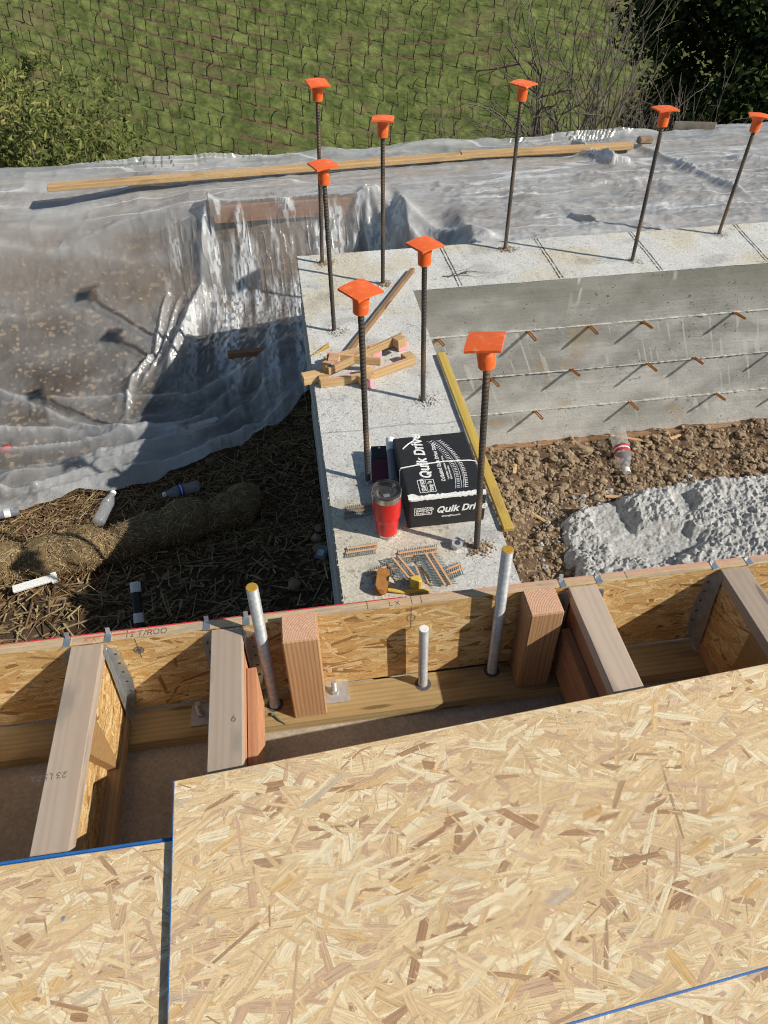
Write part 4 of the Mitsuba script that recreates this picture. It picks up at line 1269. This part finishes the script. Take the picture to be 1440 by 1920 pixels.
def caulk(label, loc, rz, ry, body, capm, L=.215, rr_=.024):
    K = thing('sealant_tube', label, 'tube')
    A = trimesh.transformations.euler_matrix(0, math.radians(90 + ry), math.radians(rz), 'sxyz')
    A[:3, 3] = loc
    for nm, pr, b in (('body', [(0, 0), (rr_, 0), (rr_, L), (0, L)], body), ('cap', [(0, L - .001), (rr_ * 1.08, L), (rr_ * 1.08, L + .045), (rr_ * .95, L + .05), (0, L + .05)], capm), ('band', [(rr_ * 1.01, L * .3), (rr_ * 1.015, L * .32), (rr_ * 1.015, L * .5), (rr_ * 1.01, L * .52)], 'white_print')):
        m = lathe(pr, 24)
        m.apply_transform(A)
        part(K, nm, m, b, smooth=40)


caulk('black tube with a white cap standing aslant in the shade behind the rim board', (-0.894, 2.400, -1.175), 92, -38, 'black_card', 'white_plastic')
caulk('white capped tube lying on the sunlit straw at the left edge', (-1.648, 3.373, -1.125), 200, -8, 'slate_plastic', 'white_plastic', .15, .026)
caulk('white tube under the plastic in the shaded pit', (-0.536, 4.017, -1.085), 205, -4, 'white_plastic', 'slate_plastic', .2, .024)
K = thing('foam_strip', 'white broken plastic strip lying on brown straw below the wattle at left', 'strip')
part(K, 'shaft', mv(box(.20, .042, .018, .003), (-1.463, 2.796, -1.135), rz=16, rx=12), 'white_plastic')
part(K, 'end_notch', mv(box(.03, .06, .020, .003), (-1.365, 2.824, -1.137), rz=16, rx=12), 'white_plastic')
K = thing('blister_pack', 'small grey hang-tag packet lying in the shade against the stub wall', 'packet')
part(K, 'card', mv(box(.058, .085, .004, .001), (0.029, 2.791, -1.135), rz=-25, rx=15), 'slate_plastic')
part(K, 'blister', mv(box(.036, .04, .012, .004), (0.025, 2.781, -1.130), rz=-25, rx=15), 'zinc')
m = lathe([(0, 0), (.02, .0), (.024, .035), (.021, .06), (0, .068)], 20)
single('red_cup', 'red plastic cup under the sheeting at the left edge', 'cup', mv(m, (-1.885, 3.986, -1.145), ry=70), 'red_coat', smooth=40)
for k, (x, y, a) in enumerate(((.028, 2.95, 20), (.01, 2.88, 60), (-.13, 2.56, 10), (.005, 2.80, 0), (-.3, 3.55, 35))):
    m = trimesh.creation.icosphere(2, .022 + .005 * (k % 3))
    m.vertices *= 1 + .4 * (meshkit.noise(m.vertices * 60 + k) - .5)[:, None]
    single('pit_stone', ['grey stone by the stub wall, upper one in the shade', 'second grey stone by the stub wall in the shade', 'pale stone lying alone in the dark pit floor', 'stone touching the stub wall, below the other two', 'reddish stone in the straw below the plastic edge'][k], 'stone', mv(m, (x, y * 1.02, -1.17 if k < 4 else -1.13), rz=a), 'clod', smooth=True)

# ------------------------------------------------------------------ right pit: clods, crumbs, waste concrete
def clod_mesh(seed, sub=2):
    m = trimesh.creation.icosphere(sub, 1.0)
    o = seed * 5.3
    m.vertices *= (1 + 1.0 * (meshkit.noise(m.vertices * 1.3 + o) - .5) + .55 * (meshkit.noise(m.vertices * 3.1 + o) - .5))[:, None]
    m.vertices *= [1, .8, .68]
    return m


CL = [mikit.ply(clod_mesh(i), 'clod') for i in range(8)]
q = np.random.default_rng(71)
big = [(1.19, 3.39, .03), (1.706, 3.43, .065), (1.60, 3.41, .05), (1.51, 3.40, .03), (2.34, 3.33, .035), (2.12, 3.30, .03), (1.89, 3.15, .035), (2.69, 3.26, .035), (2.58, 3.40, .045), (1.32, 3.19, .035), (1.16, 3.05, .035), (1.46, 3.12, .03), (2.74, 3.16, .035), (2.76, 3.46, .04), (1.05, 3.38, .03), (1.30, 3.42, .035), (1.40, 3.46, .045), (2.25, 3.45, .04), (2.42, 3.48, .05), (2.05, 3.44, .04)]
big += [(q.uniform(.95, 3.0), q.uniform(3.05, 3.5), q.uniform(.018, .04)) for _ in range(60)] + [(q.uniform(.85, 1.3), q.uniform(2.3, 3.1), q.uniform(.014, .03)) for _ in range(24)]
for k, (x, y, s) in enumerate(big):
    spot = ('clod of dry brown earth lying close to the right side of the stub wall', 'clods beside the stub wall') if x < 1.35 else ('clod of dry brown earth along the form board at the foot of the cross wall', 'clods along the foot of the cross wall') if y > 3.3 else ('clod of dry brown earth between the cross wall and the waste concrete', 'clods behind the waste concrete')
    key = thing('dirt_clod', spot[0], 'clod', spot[1])
    z = float(ground_z(np.array([x]), np.array([y]))[0])
    scene[key] = {**CL[k % 8], 'to_world': T().translate([x, y, z + s * .35]).rotate([0, 0, 1], float(q.uniform(0, 360))).rotate([1, 0, 0], float(q.uniform(-25, 25))).scale([s * .82] * 3)}
ms, vs, fs, at = None, [], [], 0
CM = [clod_mesh(20 + i, 1) for i in range(6)]
for k in range(7500):
    near = q.random() < .55
    x, y = (q.uniform(.72, 3.3), q.uniform(2.95, 3.56)) if near else (q.uniform(.70, 1.4), q.uniform(1.6, 3.2))
    if x > 1.42 and y < 3.0:
        continue
    s = float(np.clip(q.lognormal(-5.0, .55), .003, .028)) * (1.0 if y > 3.0 else .8)
    z = float(0)
    m = CM[k % 6]
    a = q.uniform(0, 6.28)
    c_, s_ = math.cos(a), math.sin(a)
    vv = m.vertices * s
    vs.append(np.c_[vv[:, 0] * c_ - vv[:, 1] * s_ + x, vv[:, 0] * s_ + vv[:, 1] * c_ + y, vv[:, 2] + s * .3])
    fs.append(m.faces + at)
    at += len(vv)
vv = np.vstack(vs)
xy = np.vstack([np.repeat(v_[:, :2].mean(0)[None], len(v_), 0) for v_ in vs])
vv[:, 2] += ground_z(xy[:, 0], xy[:, 1])
labels['loose_crumbs'] = {'label': 'loose crumbled earth and gravel in front of the cross wall', 'category': 'loose earth', 'kind': 'stuff'}
scene['loose_crumbs'] = mikit.ply((vv, np.vstack(fs)), 'clod')
# gravel and stones showing through the sheeting on the bank and in the left pit
vs, fs, at = [], [], 0
for k in range(2200):
    x, y = q.uniform(-3.0, .5), q.uniform(3.5, 5.2)
    s = float(np.clip(q.lognormal(-5.2, .5), .003, .018))
    m = CM[k % 6]
    vs.append(m.vertices * s + [x, y, s * .3])
    fs.append(m.faces + at)
    at += len(m.vertices)
vv = np.vstack(vs)
xy = np.vstack([np.repeat(v_[:, :2].mean(0)[None], len(v_), 0) for v_ in vs])
vv[:, 2] += ground_z(xy[:, 0], xy[:, 1]) - .004
labels['bank_gravel'] = {'label': 'gravel and crumbs on the earth bank under the plastic', 'category': 'gravel', 'kind': 'stuff'}
scene['bank_gravel'] = mikit.ply((vv, np.vstack(fs)), 'clod')

X, Y = np.meshgrid(np.linspace(1.18, 3.4, 420), np.linspace(2.0, 3.16, 230))
nz = lambda s_, seed, o=4: FBM(X, Y, s_, o, seed)
edge = 1.0 - np.maximum(np.abs((X - 2.5) / 1.18) ** 4 * 1.0, 0) - np.abs((Y - 2.50) / .50) ** 6
edge += (nz(5, 3) - .5) * .55
h = smooth(-.1, .16, edge) * (.085 + .03 * smooth(1.55, 2.0, X + .12 * (Y - 2.6)) + (nz(3, 5) - .5) * .12)
lumpy = np.ones_like(h)
for cx, cy, rx_, ry_, dp in ((1.66, 2.80, .10, .24, .085), (1.84, 2.58, .24, .11, .085), (2.10, 2.86, .07, .09, .04)):
    rr_ = np.sqrt(((X - cx) / rx_) ** 2 + ((Y - cy) / ry_) ** 2) + (nz(7, 15) - .5) * 1.1
    e_ = smooth(1.35, .65, rr_)
    h -= dp * e_ * smooth(0, .15, h)
    lumpy *= 1 - .6 * e_
lump = (1 - np.abs(2 * meshkit.noise(np.stack([X * 26, Y * 26, X * 0], -1), 4) - 1))
h = np.where(edge > .12, np.maximum(h, .035 + .05 * nz(4, 21)), h)
lump2 = (1 - np.abs(2 * meshkit.noise(np.stack([X * 52, Y * 52, X * 0], -1), 6) - 1))
h += lumpy * smooth(-.05, .2, edge) * (lump * .008 + lump2 * .011 + (nz(18, 8, 4) - .5) * .055 + (nz(60, 9, 3) - .5) * .036)
Z = -1.23 + h - .06 * (edge < -.1)
single('waste_concrete', 'lumpy pale grey heap of dumped waste concrete in the right-hand pit', 'concrete heap', grid_mesh(X, Y, Z), 'mound_concrete', smooth=True)
vs, fs, at = [], [], 0
for k in range(1500):
    x, y = q.uniform(1.2, 3.2), q.uniform(2.1, 3.16)
    e_ = 1 - abs((x - 2.5) / 1.18) ** 4 - abs((y - 2.55) / .50) ** 6
    if not (-.9 < e_ < .45):
        continue
    s = float(np.clip(q.lognormal(-4.9, .5), .003, .022))
    m = CM[k % 6]
    i_, j_ = int(np.clip((y - 2.0) / 1.16 * 229, 0, 229)), int(np.clip((x - 1.18) / 2.22 * 419, 0, 419))
    zt_ = max(float(Z[i_, j_]), float(ground_z(np.array([x]), np.array([y]))[0]))
    vs.append(m.vertices * s + [x, y, zt_ + s * .25])
    fs.append(m.faces + at)
    at += len(m.vertices)
labels['concrete_crumbs'] = {'label': 'loose grey crumbs of waste concrete strewn round its heap', 'category': 'crumbs', 'kind': 'stuff'}
scene['concrete_crumbs'] = mikit.ply((np.vstack(vs), np.vstack(fs)), 'mound_concrete')
for k, (x, y, L_, a) in enumerate(((1.30, 2.92, .16, -50), (2.05, 3.52, .25, -18), (1.75, 3.02, .10, -8), (2.35, 3.5, .12, 20), (1.25, 3.35, .10, 70))):
    z = float(ground_z(np.array([x]), np.array([y]))[0])
    wsingle('wood_splinter', ['long wood splinter left of the waste concrete', 'flat wood sliver right of the clear bottle at the wall', 'wood chip at the back edge of the waste concrete', 'short sliver against the form board at right', 'wood chip in the earth near the stub wall'][k], 'splinter', mv(box(L_, .022, .008, .002), (x, y, z + .012), rz=a, ry=5), (math.cos(math.radians(a)), math.sin(math.radians(a)), 0), 'pine_wood')

# ------------------------------------------------------------------ things lying on the stub wall
wsingle('wood_strip', 'long thin yellow-green treated wood strip along the right edge of the stub wall', 'strip', mv(box(1.17, .036, .016, .0015), (.667, 2.352, WZ + .011), rz=90.2), (0, 1, 0), 'strip_wood')
ang = math.degrees(math.atan2(.80, .445))
wsingle('wooden_stake', 'long weathered wooden stake lying aslant across the far end of the stub wall', 'stake', mv(box(.925, .026, .020, .003), (.458, 3.40, WZ + .014), rz=ang), (.445, .80, 0), 'weathered_wood')
K = thing('orange_splinter', 'thin orange wood splinters left of the scrap pile', 'splinter')
for k in range(5):
    wpart(K, 'sliver', mv(box(.11 - .012 * k, .0055, .003, .0008), (.118 + .006 * k, 3.06 + .006 * k, WZ + .003 + .003 * k), rz=42 + 4 * k - 8), (.7, .7, 0), 'strip_wood')


def spacer(label, x, y, rz, L, z, blocks, pink, tilt=0):
    K = thing('wood_scrap', label, 'wood scrap', 'wood scraps piled on the stub wall')
    A = trimesh.transformations.euler_matrix(0, math.radians(tilt), math.radians(rz), 'sxyz')
    A[:3, 3] = (x, y, z)

    def w(m):
        m = m.copy()
        m.apply_transform(A)
        return m
    ax = (math.cos(math.radians(rz)), math.sin(math.radians(rz)), 0)
    wpart(K, 'rail', w(mv(box(L, .014, .038, .001), (0, 0, .020))), ax, 'pine_wood')
    if pink:
        part(K, 'pink_face', w(mv(box(L * .98, .006, .034, .001), (0, .0105, .020))), 'pink_foam')
    for t, s in blocks:
        wpart(K, 'block', w(mv(box(.048, .042, .042, .0015), (t * L / 2, s * .029, .022))), (0, 0, 1), 'pine_wood')
        if pink:
            part(K, 'pink_end', w(mv(box(.046, .003, .040, .0006), (t * L / 2, s * .0525, .022))), 'pink_foam')


spacer('scrap rail at the back of the pile, pink backed, blocks at both ends', .320, 3.005, 17, .40, WZ + .001, ((-.88, -1), (.86, -1), (.2, -1)), True)
spacer('scrap rail in front of the pile at right, with two end blocks', .400, 2.825, 24, .30, WZ + .001, ((-.85, -1), (.85, 1)), True)
spacer('scrap rail lying across the top of the pile', .315, 2.905, 31, .42, WZ + .045, ((-.9, 1), (.82, -1)), False, -2)
spacer('short scrap rail at the front left of the pile with pink ends', .215, 2.775, 6, .24, WZ + .001, ((-.82, 1), (.8, 1)), True)
spacer('pink backed scrap rail in the middle of the pile', .255, 2.870, -14, .24, WZ + .043, ((-.7, -1),), True, 3)
wsingle('wood_block', 'cut wood block overhanging the left edge of the stub wall', 'block', mv(box(.10, .045, .042, .0015), (.070, 2.815, WZ + .024), rz=12), (1, .2, 0), 'pine_wood')
wsingle('wood_block', 'small pink-ended wood block lying behind the scrap pile at upper right', 'block', mv(box(.05, .05, .042, .0015), (.485, 3.055, WZ + .024), rz=30), (1, .5, 0), 'pink_foam')

# twig
o = []
R = np.random.default_rng(88)
branch(o, np.array([.83, 3.715, WZ + .006]), np.array([1, .05, .02]), .17, .0035, 1, R, 4)
branch(o, np.array([.86, 3.700, WZ + .006]), np.array([.8, .3, .05]), .12, .003, 1, R, 4)
for m in o:
    m.vertices[:, 2] = np.clip(m.vertices[:, 2], WZ + .002, WZ + .03)
single('twig', 'dry dark twig lying on top of the cross wall beside a marker line', 'twig', cat(o), 'bark', smooth=True)

# ---- carton
bx0, bx1, by0, by1, bz0, bz1 = .326, .598, 1.836, 2.185, WZ + .002, WZ + .134
C = thing('carton', 'black cardboard carton of collated screws lettered in white, tied with white string', 'carton')
part(C, 'body', bx(bx0, bx1, by0, by1, bz0, bz1, .004), 'black_card')
part(C, 'lid_flap', bx(bx0 + .006, bx1 - .006, by0 + .004, by1 - .006, bz1 - .0015, bz1 + .0012, .0008), 'black_card')
r = np.random.default_rng(4)
xs_ = np.linspace(bx0 + .002, bx1 - .002, 40)
jag = r.normal(0, .0022, 40) + .010 * (xs_ < bx0 + .03)
poly = Polygon(list(zip(xs_, by0 - .0012 + 0 * xs_)) + list(zip(xs_[::-1], (by0 + .017 + jag)[::-1])))
m = trimesh.creation.extrude_polygon(poly, .0007)
m.apply_translation([0, 0, bz1 + .0013])
part(C, 'torn_edge', m, 'white_print')
jag = r.normal(0, .0016, 40)
poly = Polygon(list(zip(xs_, 0 * xs_)) + list(zip(xs_[::-1], (-.007 + jag)[::-1])))
m = trimesh.creation.extrude_polygon(poly, .0007)
m.apply_transform(frame_mesh((0, by0 - .0003, bz1 + .0018), (1, 0, 0), (0, 0, 1)))
part(C, 'torn_front', m, 'white_print')


def heavy(m, h):
    """The lettering a little fatter."""
    return m if h < .02 else cat([mv(m, (a * h * .022, b * h * .022, 1e-5 * k)) for k, (a, b) in enumerate(((0, 0), (1, 0), (-1, 0), (0, 1), (0, -1)))])


def print_front(t, x, z, h, sh=.22, wide=1.0, bold=True):
    part(C, 'lettering', on(heavy(lettering(t, h, .0005, sh, bold, wide), h), (x, by0 - .0002, z), (1, 0, 0), (0, 0, 1)), 'white_print')


def frame_print(o, xa, ya, w, h, t=.0022):
    g = Polygon([(0, 0), (w, 0), (w, h), (0, h)], [[(t, t), (w - t, t), (w - t, h - t), (t, h - t)]])
    m = cat([trimesh.creation.extrude_polygon(g, .0005), mv(box(w - 2 * t, .0014, .0005, .0001), (w / 2, h * .5, .00025))])
    part(C, 'logo_frame', on(m, o, xa, ya), 'white_print')
    for s, zz in (('SIMPSON', .58), ('Strong-Tie', .14)):
        part(C, 'lettering', on(lettering(s, h * .25, .0005, 0, True, (w * .80) / (h * .25 * len(s) * .74)), np.asarray(o) + np.asarray(xa) * w * .09 + np.asarray(ya) * h * zz, xa, ya), 'white_print')


print_front('Quik Drive', bx0 + .098, bz0 + .062, .027, .20, .98)
print_front('strongtie.com', bx0 + .118, bz0 + .040, .0075, 0, 1.0)
frame_print((bx0 + .022, by0 - .0002, bz0 + .058), (1, 0, 0), (0, 0, 1), .062, .034)
zt = bz1 + .0014


def print_top(t, x, y, h, sh=.2, wide=1.0):
    part(C, 'lettering', on(heavy(lettering(t, h, .0005, sh, True, wide), h), (x, y, zt), (0, 1, 0), (-1, 0, 0)), 'white_print')


print_top('Quik Drive', bx0 + .100, by0 + .100, .036, .2, 1.06)
print_top('Collated Quik Drive Strip', bx0 + .145, by0 + .078, .0135, 0, 1.0)
print_top('Tornillos colados en tiras', bx0 + .161, by0 + .085, .0062, 0, 1.3)
print_top('Vis en bandes', bx0 + .171, by0 + .085, .0062, 0, 1.3)
frame_print((bx0 + .104, by0 + .030, zt), (0, 1, 0), (-1, 0, 0), .066, .058)
ms = []
cxa, cya = bx0 - .130, by0 + .125                          # printed strips of screws, bent in an arc
for Ra, la in ((.322, .011), (.350, .012)):
    for yy in np.linspace(.040, .306, 30):
        t = math.asin((yy - .125) / Ra)
        ms.append(on(box(la, .0026, .0005, .0001), (cxa + Ra * math.cos(t), cya + Ra * math.sin(t), zt + .00025), (math.cos(t), math.sin(t), 0), (-math.sin(t), math.cos(t), 0)))
for Ra in (.312, .3315, .341, .346):
    t = np.arcsin((np.linspace(.036, .310, 40) - .125) / Ra)
    ms.append(tube(np.stack([cxa + Ra * np.cos(t), cya + Ra * np.sin(t), t * 0 + zt + .0001], 1), .0009, 4, False))
part(C, 'printed_screws', cat(ms), 'white_print')
yy = by0 + .172
st = [(bx0 - .002, yy - .004, bz0), (bx0 - .002, yy - .004, bz1 - .004), (bx0 + .002, yy - .003, bz1 + .003), (bx0 + .06, yy + .004, bz1 + .004), (bx0 + .16, yy + .010, bz1 + .004), (bx1 - .02, yy + .002, bz1 + .004), (bx1 + .001, yy - .004, bz1 + .002), (bx1 + .003, yy - .004, bz0)]
single('string', 'white string tied across the black carton', 'string', tube(st, .0024, 8), 'white_plastic', smooth=True)
single('string_end', 'loose curled white string end at the back left corner of the carton top', 'string', tube([(bx0 + .025, by1 - .075, bz1 + .004), (bx0 + .05, by1 - .05, bz1 + .005), (bx0 + .07, by1 - .035, bz1 + .004), (bx0 + .082, by1 - .010, bz1 + .003)], .0026, 8), 'white_plastic', smooth=True)

# ---- tumbler
tx, ty_ = .252, 1.832
Tm = thing('tumbler', 'red insulated steel tumbler with a clear lid standing left of the black carton', 'tumbler')
part(Tm, 'body', mv(lathe([(.0372, .012), (.0375, .014), (.0405, .070), (.0415, .074), (.0445, .082), (.0462, .088), (.0490, .165), (.0492, .168)], 48), (tx, ty_, WZ)), 'red_coat', smooth=True)
part(Tm, 'steel_base', mv(lathe([(0, .001), (.0345, .001), (.0365, .003), (.0370, .0125)], 48), (tx, ty_, WZ)), 'stainless', smooth=40)
part(Tm, 'steel_rim', mv(lathe([(.0490, .1675), (.0500, .186), (.0505, .190), (.0495, .192), (.0480, .190), (.0470, .16), (.0460, .10)], 48), (tx, ty_, WZ)), 'stainless', smooth=True)
lid = part(Tm, 'lid', mv(lathe([(.0505, .190), (.0515, .194), (.0510, .199), (.0480, .201), (.0450, .199), (.0430, .190), (.0250, .1885), (.0240, .191), (.0215, .191), (.0205, .188), (0, .188)], 48), (tx, ty_, WZ)), 'lid_plastic', smooth=40)
part(lid, 'slider', mv(box(.022, .014, .006, .002), (tx - .004, ty_ - .022, WZ + .191)), 'slate_plastic')
part(Tm, 'drink', mv(lathe([(0, .150), (.046, .150)], 40), (tx, ty_, WZ)), 'dark_steel')

# ---- packets behind the tumbler
K = thing('card_packet', 'black and maroon hang card leaning behind the tumbler', 'packet')
A = (.268, 2.16, WZ + .004)
part(K, 'maroon_part', mv(box(.062, .105, .008, .001), (A[0], A[1] - .035, WZ + .035), rz=-6, rx=12), 'maroon_card')
part(K, 'black_part', mv(box(.062, .062, .008, .001), (A[0] + .010, A[1] + .049, WZ + .052), rz=-6, rx=12), 'black_card')
part(K, 'white_edge', mv(box(.004, .166, .009, .001), (A[0] - .029, A[1] + .006, WZ + .041), rz=-6, rx=12), 'white_print')
part(K, 'hang_hole', mv(lathe([(0, 0), (.005, 0), (.005, .0006), (0, .0006)], 16), (A[0] + .012, A[1] + .070, WZ + .0606), rx=12), 'white_print')
K = thing('marker_tube', 'slate blue tube with a pale cap standing between the card packet and the carton', 'tube')
part(K, 'barrel', tube([(.308, 2.04, WZ + .05), (.318, 2.17, WZ + .085)], .017, 18), 'slate_plastic', smooth=40)
part(K, 'cap', tube([(.318, 2.17, WZ + .085), (.322, 2.225, WZ + .100)], [.018, .017], 18), 'white_plastic', smooth=40)

# ---- nut
K = thing('hex_nut', 'large zinc hex nut lying on the wall right of the carton, near the closest rebar', 'nut')
ring = trimesh.creation.annulus(r_min=.0105, r_max=.020, height=.024, sections=36)
hexo = trimesh.creation.extrude_polygon(Polygon([(.0215 * math.cos(a), .0215 * math.sin(a)) for a in np.arange(6) * math.pi / 3], [[(.0105 * math.cos(a), .0105 * math.sin(a)) for a in np.arange(24) * math.pi / 12]]), .024)
part(K, 'hexagon', mv(hexo, (.474, 1.728, WZ + .003), rx=18, rz=20), 'zinc')


# ---- collated nail strips
def nail_strip(label, x, y, rz, n=18, L=.064, z=0.0, skew=18, tape='paper_tape', flip=False):
    K = thing('nail_strip', label, 'nail strip', 'collated nail strips on the stub wall')
    A = trimesh.transformations.euler_matrix(0, 0, math.radians(rz), 'sxyz')
    A[:3, 3] = (x, y, WZ + .006 + z)
    ms = []
    k_ = math.tan(math.radians(skew))
    for i in range(n):
        o = (i - n / 2) * .0075
        a, b = np.array([o - k_ * L / 2, -L / 2, 0]), np.array([o + k_ * L / 2, L / 2, 0])
        d = (b - a) / np.linalg.norm(b - a)
        ms += [tube([a, b - d * .006, b], [.0016, .0016, .0003], 5), tube([a - d * .0012, a], [.0034, .0034], 7)]
    m = cat(ms)
    m.apply_transform(A)
    part(K, 'nails', m, 'nail_steel', smooth=40, stuff=True)
    for yy, w in ((-.006, .0075), (.014, .0075)):
        t = box(n * .0075 + .004, w, .0044, .0006)
        t.vertices[:, 0] += k_ * yy - .0034
        t.vertices[:, 1] += yy
        t.apply_transform(A)
        part(K, 'paper_tape', t, tape)


nail_strip('nail strip lying in the tumbler shadow, left of the red tumbler', .185, 1.955, 4, 17, tape='weathered_wood')
nail_strip('nail strip lying alone below the tumbler, near the left edge of the wall', .158, 1.757, 3, 14, L=.050)
nail_strip('topmost nail strip of the heap near the rim board', .342, 1.709, 3, 18)
nail_strip('nail strip at the left end of the heap', .222, 1.650, 18, 14, L=.058)
nail_strip('wide nail strip standing aslant in the middle of the heap', .283, 1.633, -68, 18, L=.070, z=.006)
nail_strip('narrow nail strip between the two slanting ones of the heap', .332, 1.612, -84, 10, L=.052)
nail_strip('long slanting nail strip right of the middle of the heap', .388, 1.620, -76, 20, L=.072, z=.008)
nail_strip('small nail strip at the right end of the heap', .440, 1.615, 20, 10, L=.056)

# ---- hammer and yellow scraps
K = thing('hammer', 'rusty headed hammer with a yellow handle lying close behind the rim board', 'hammer')
hd = hull(np.vstack([_S * [.020, .035, .018], np.array([(.0, -.052, .0), (.0, .050, .0)]) + 0 * _S[:2], _S * [.012, .046, .012]]))
part(K, 'head', mv(hd, (.200, 1.590, WZ + .022), rz=-14, ry=10), 'rust')
part(K, 'paint_patch', mv(box(.012, .040, .030, .003), (.183, 1.578, WZ + .022), rz=-14, ry=10), 'yellow_plastic')
part(K, 'handle', tube([(.215, 1.560, WZ + .012), (.26, 1.548, WZ + .008), (.30, 1.545, WZ + .007), (.345, 1.542, WZ + .006)], [.006, .0065, .007, .007], 12), 'yellow_plastic', smooth=True)
single('yellow_wedge', 'small yellow plastic wedge standing in the nail heap', 'wedge', mv(box(.034, .030, .042, .003), (.306, 1.566, WZ + .022), rz=10), 'yellow_plastic')
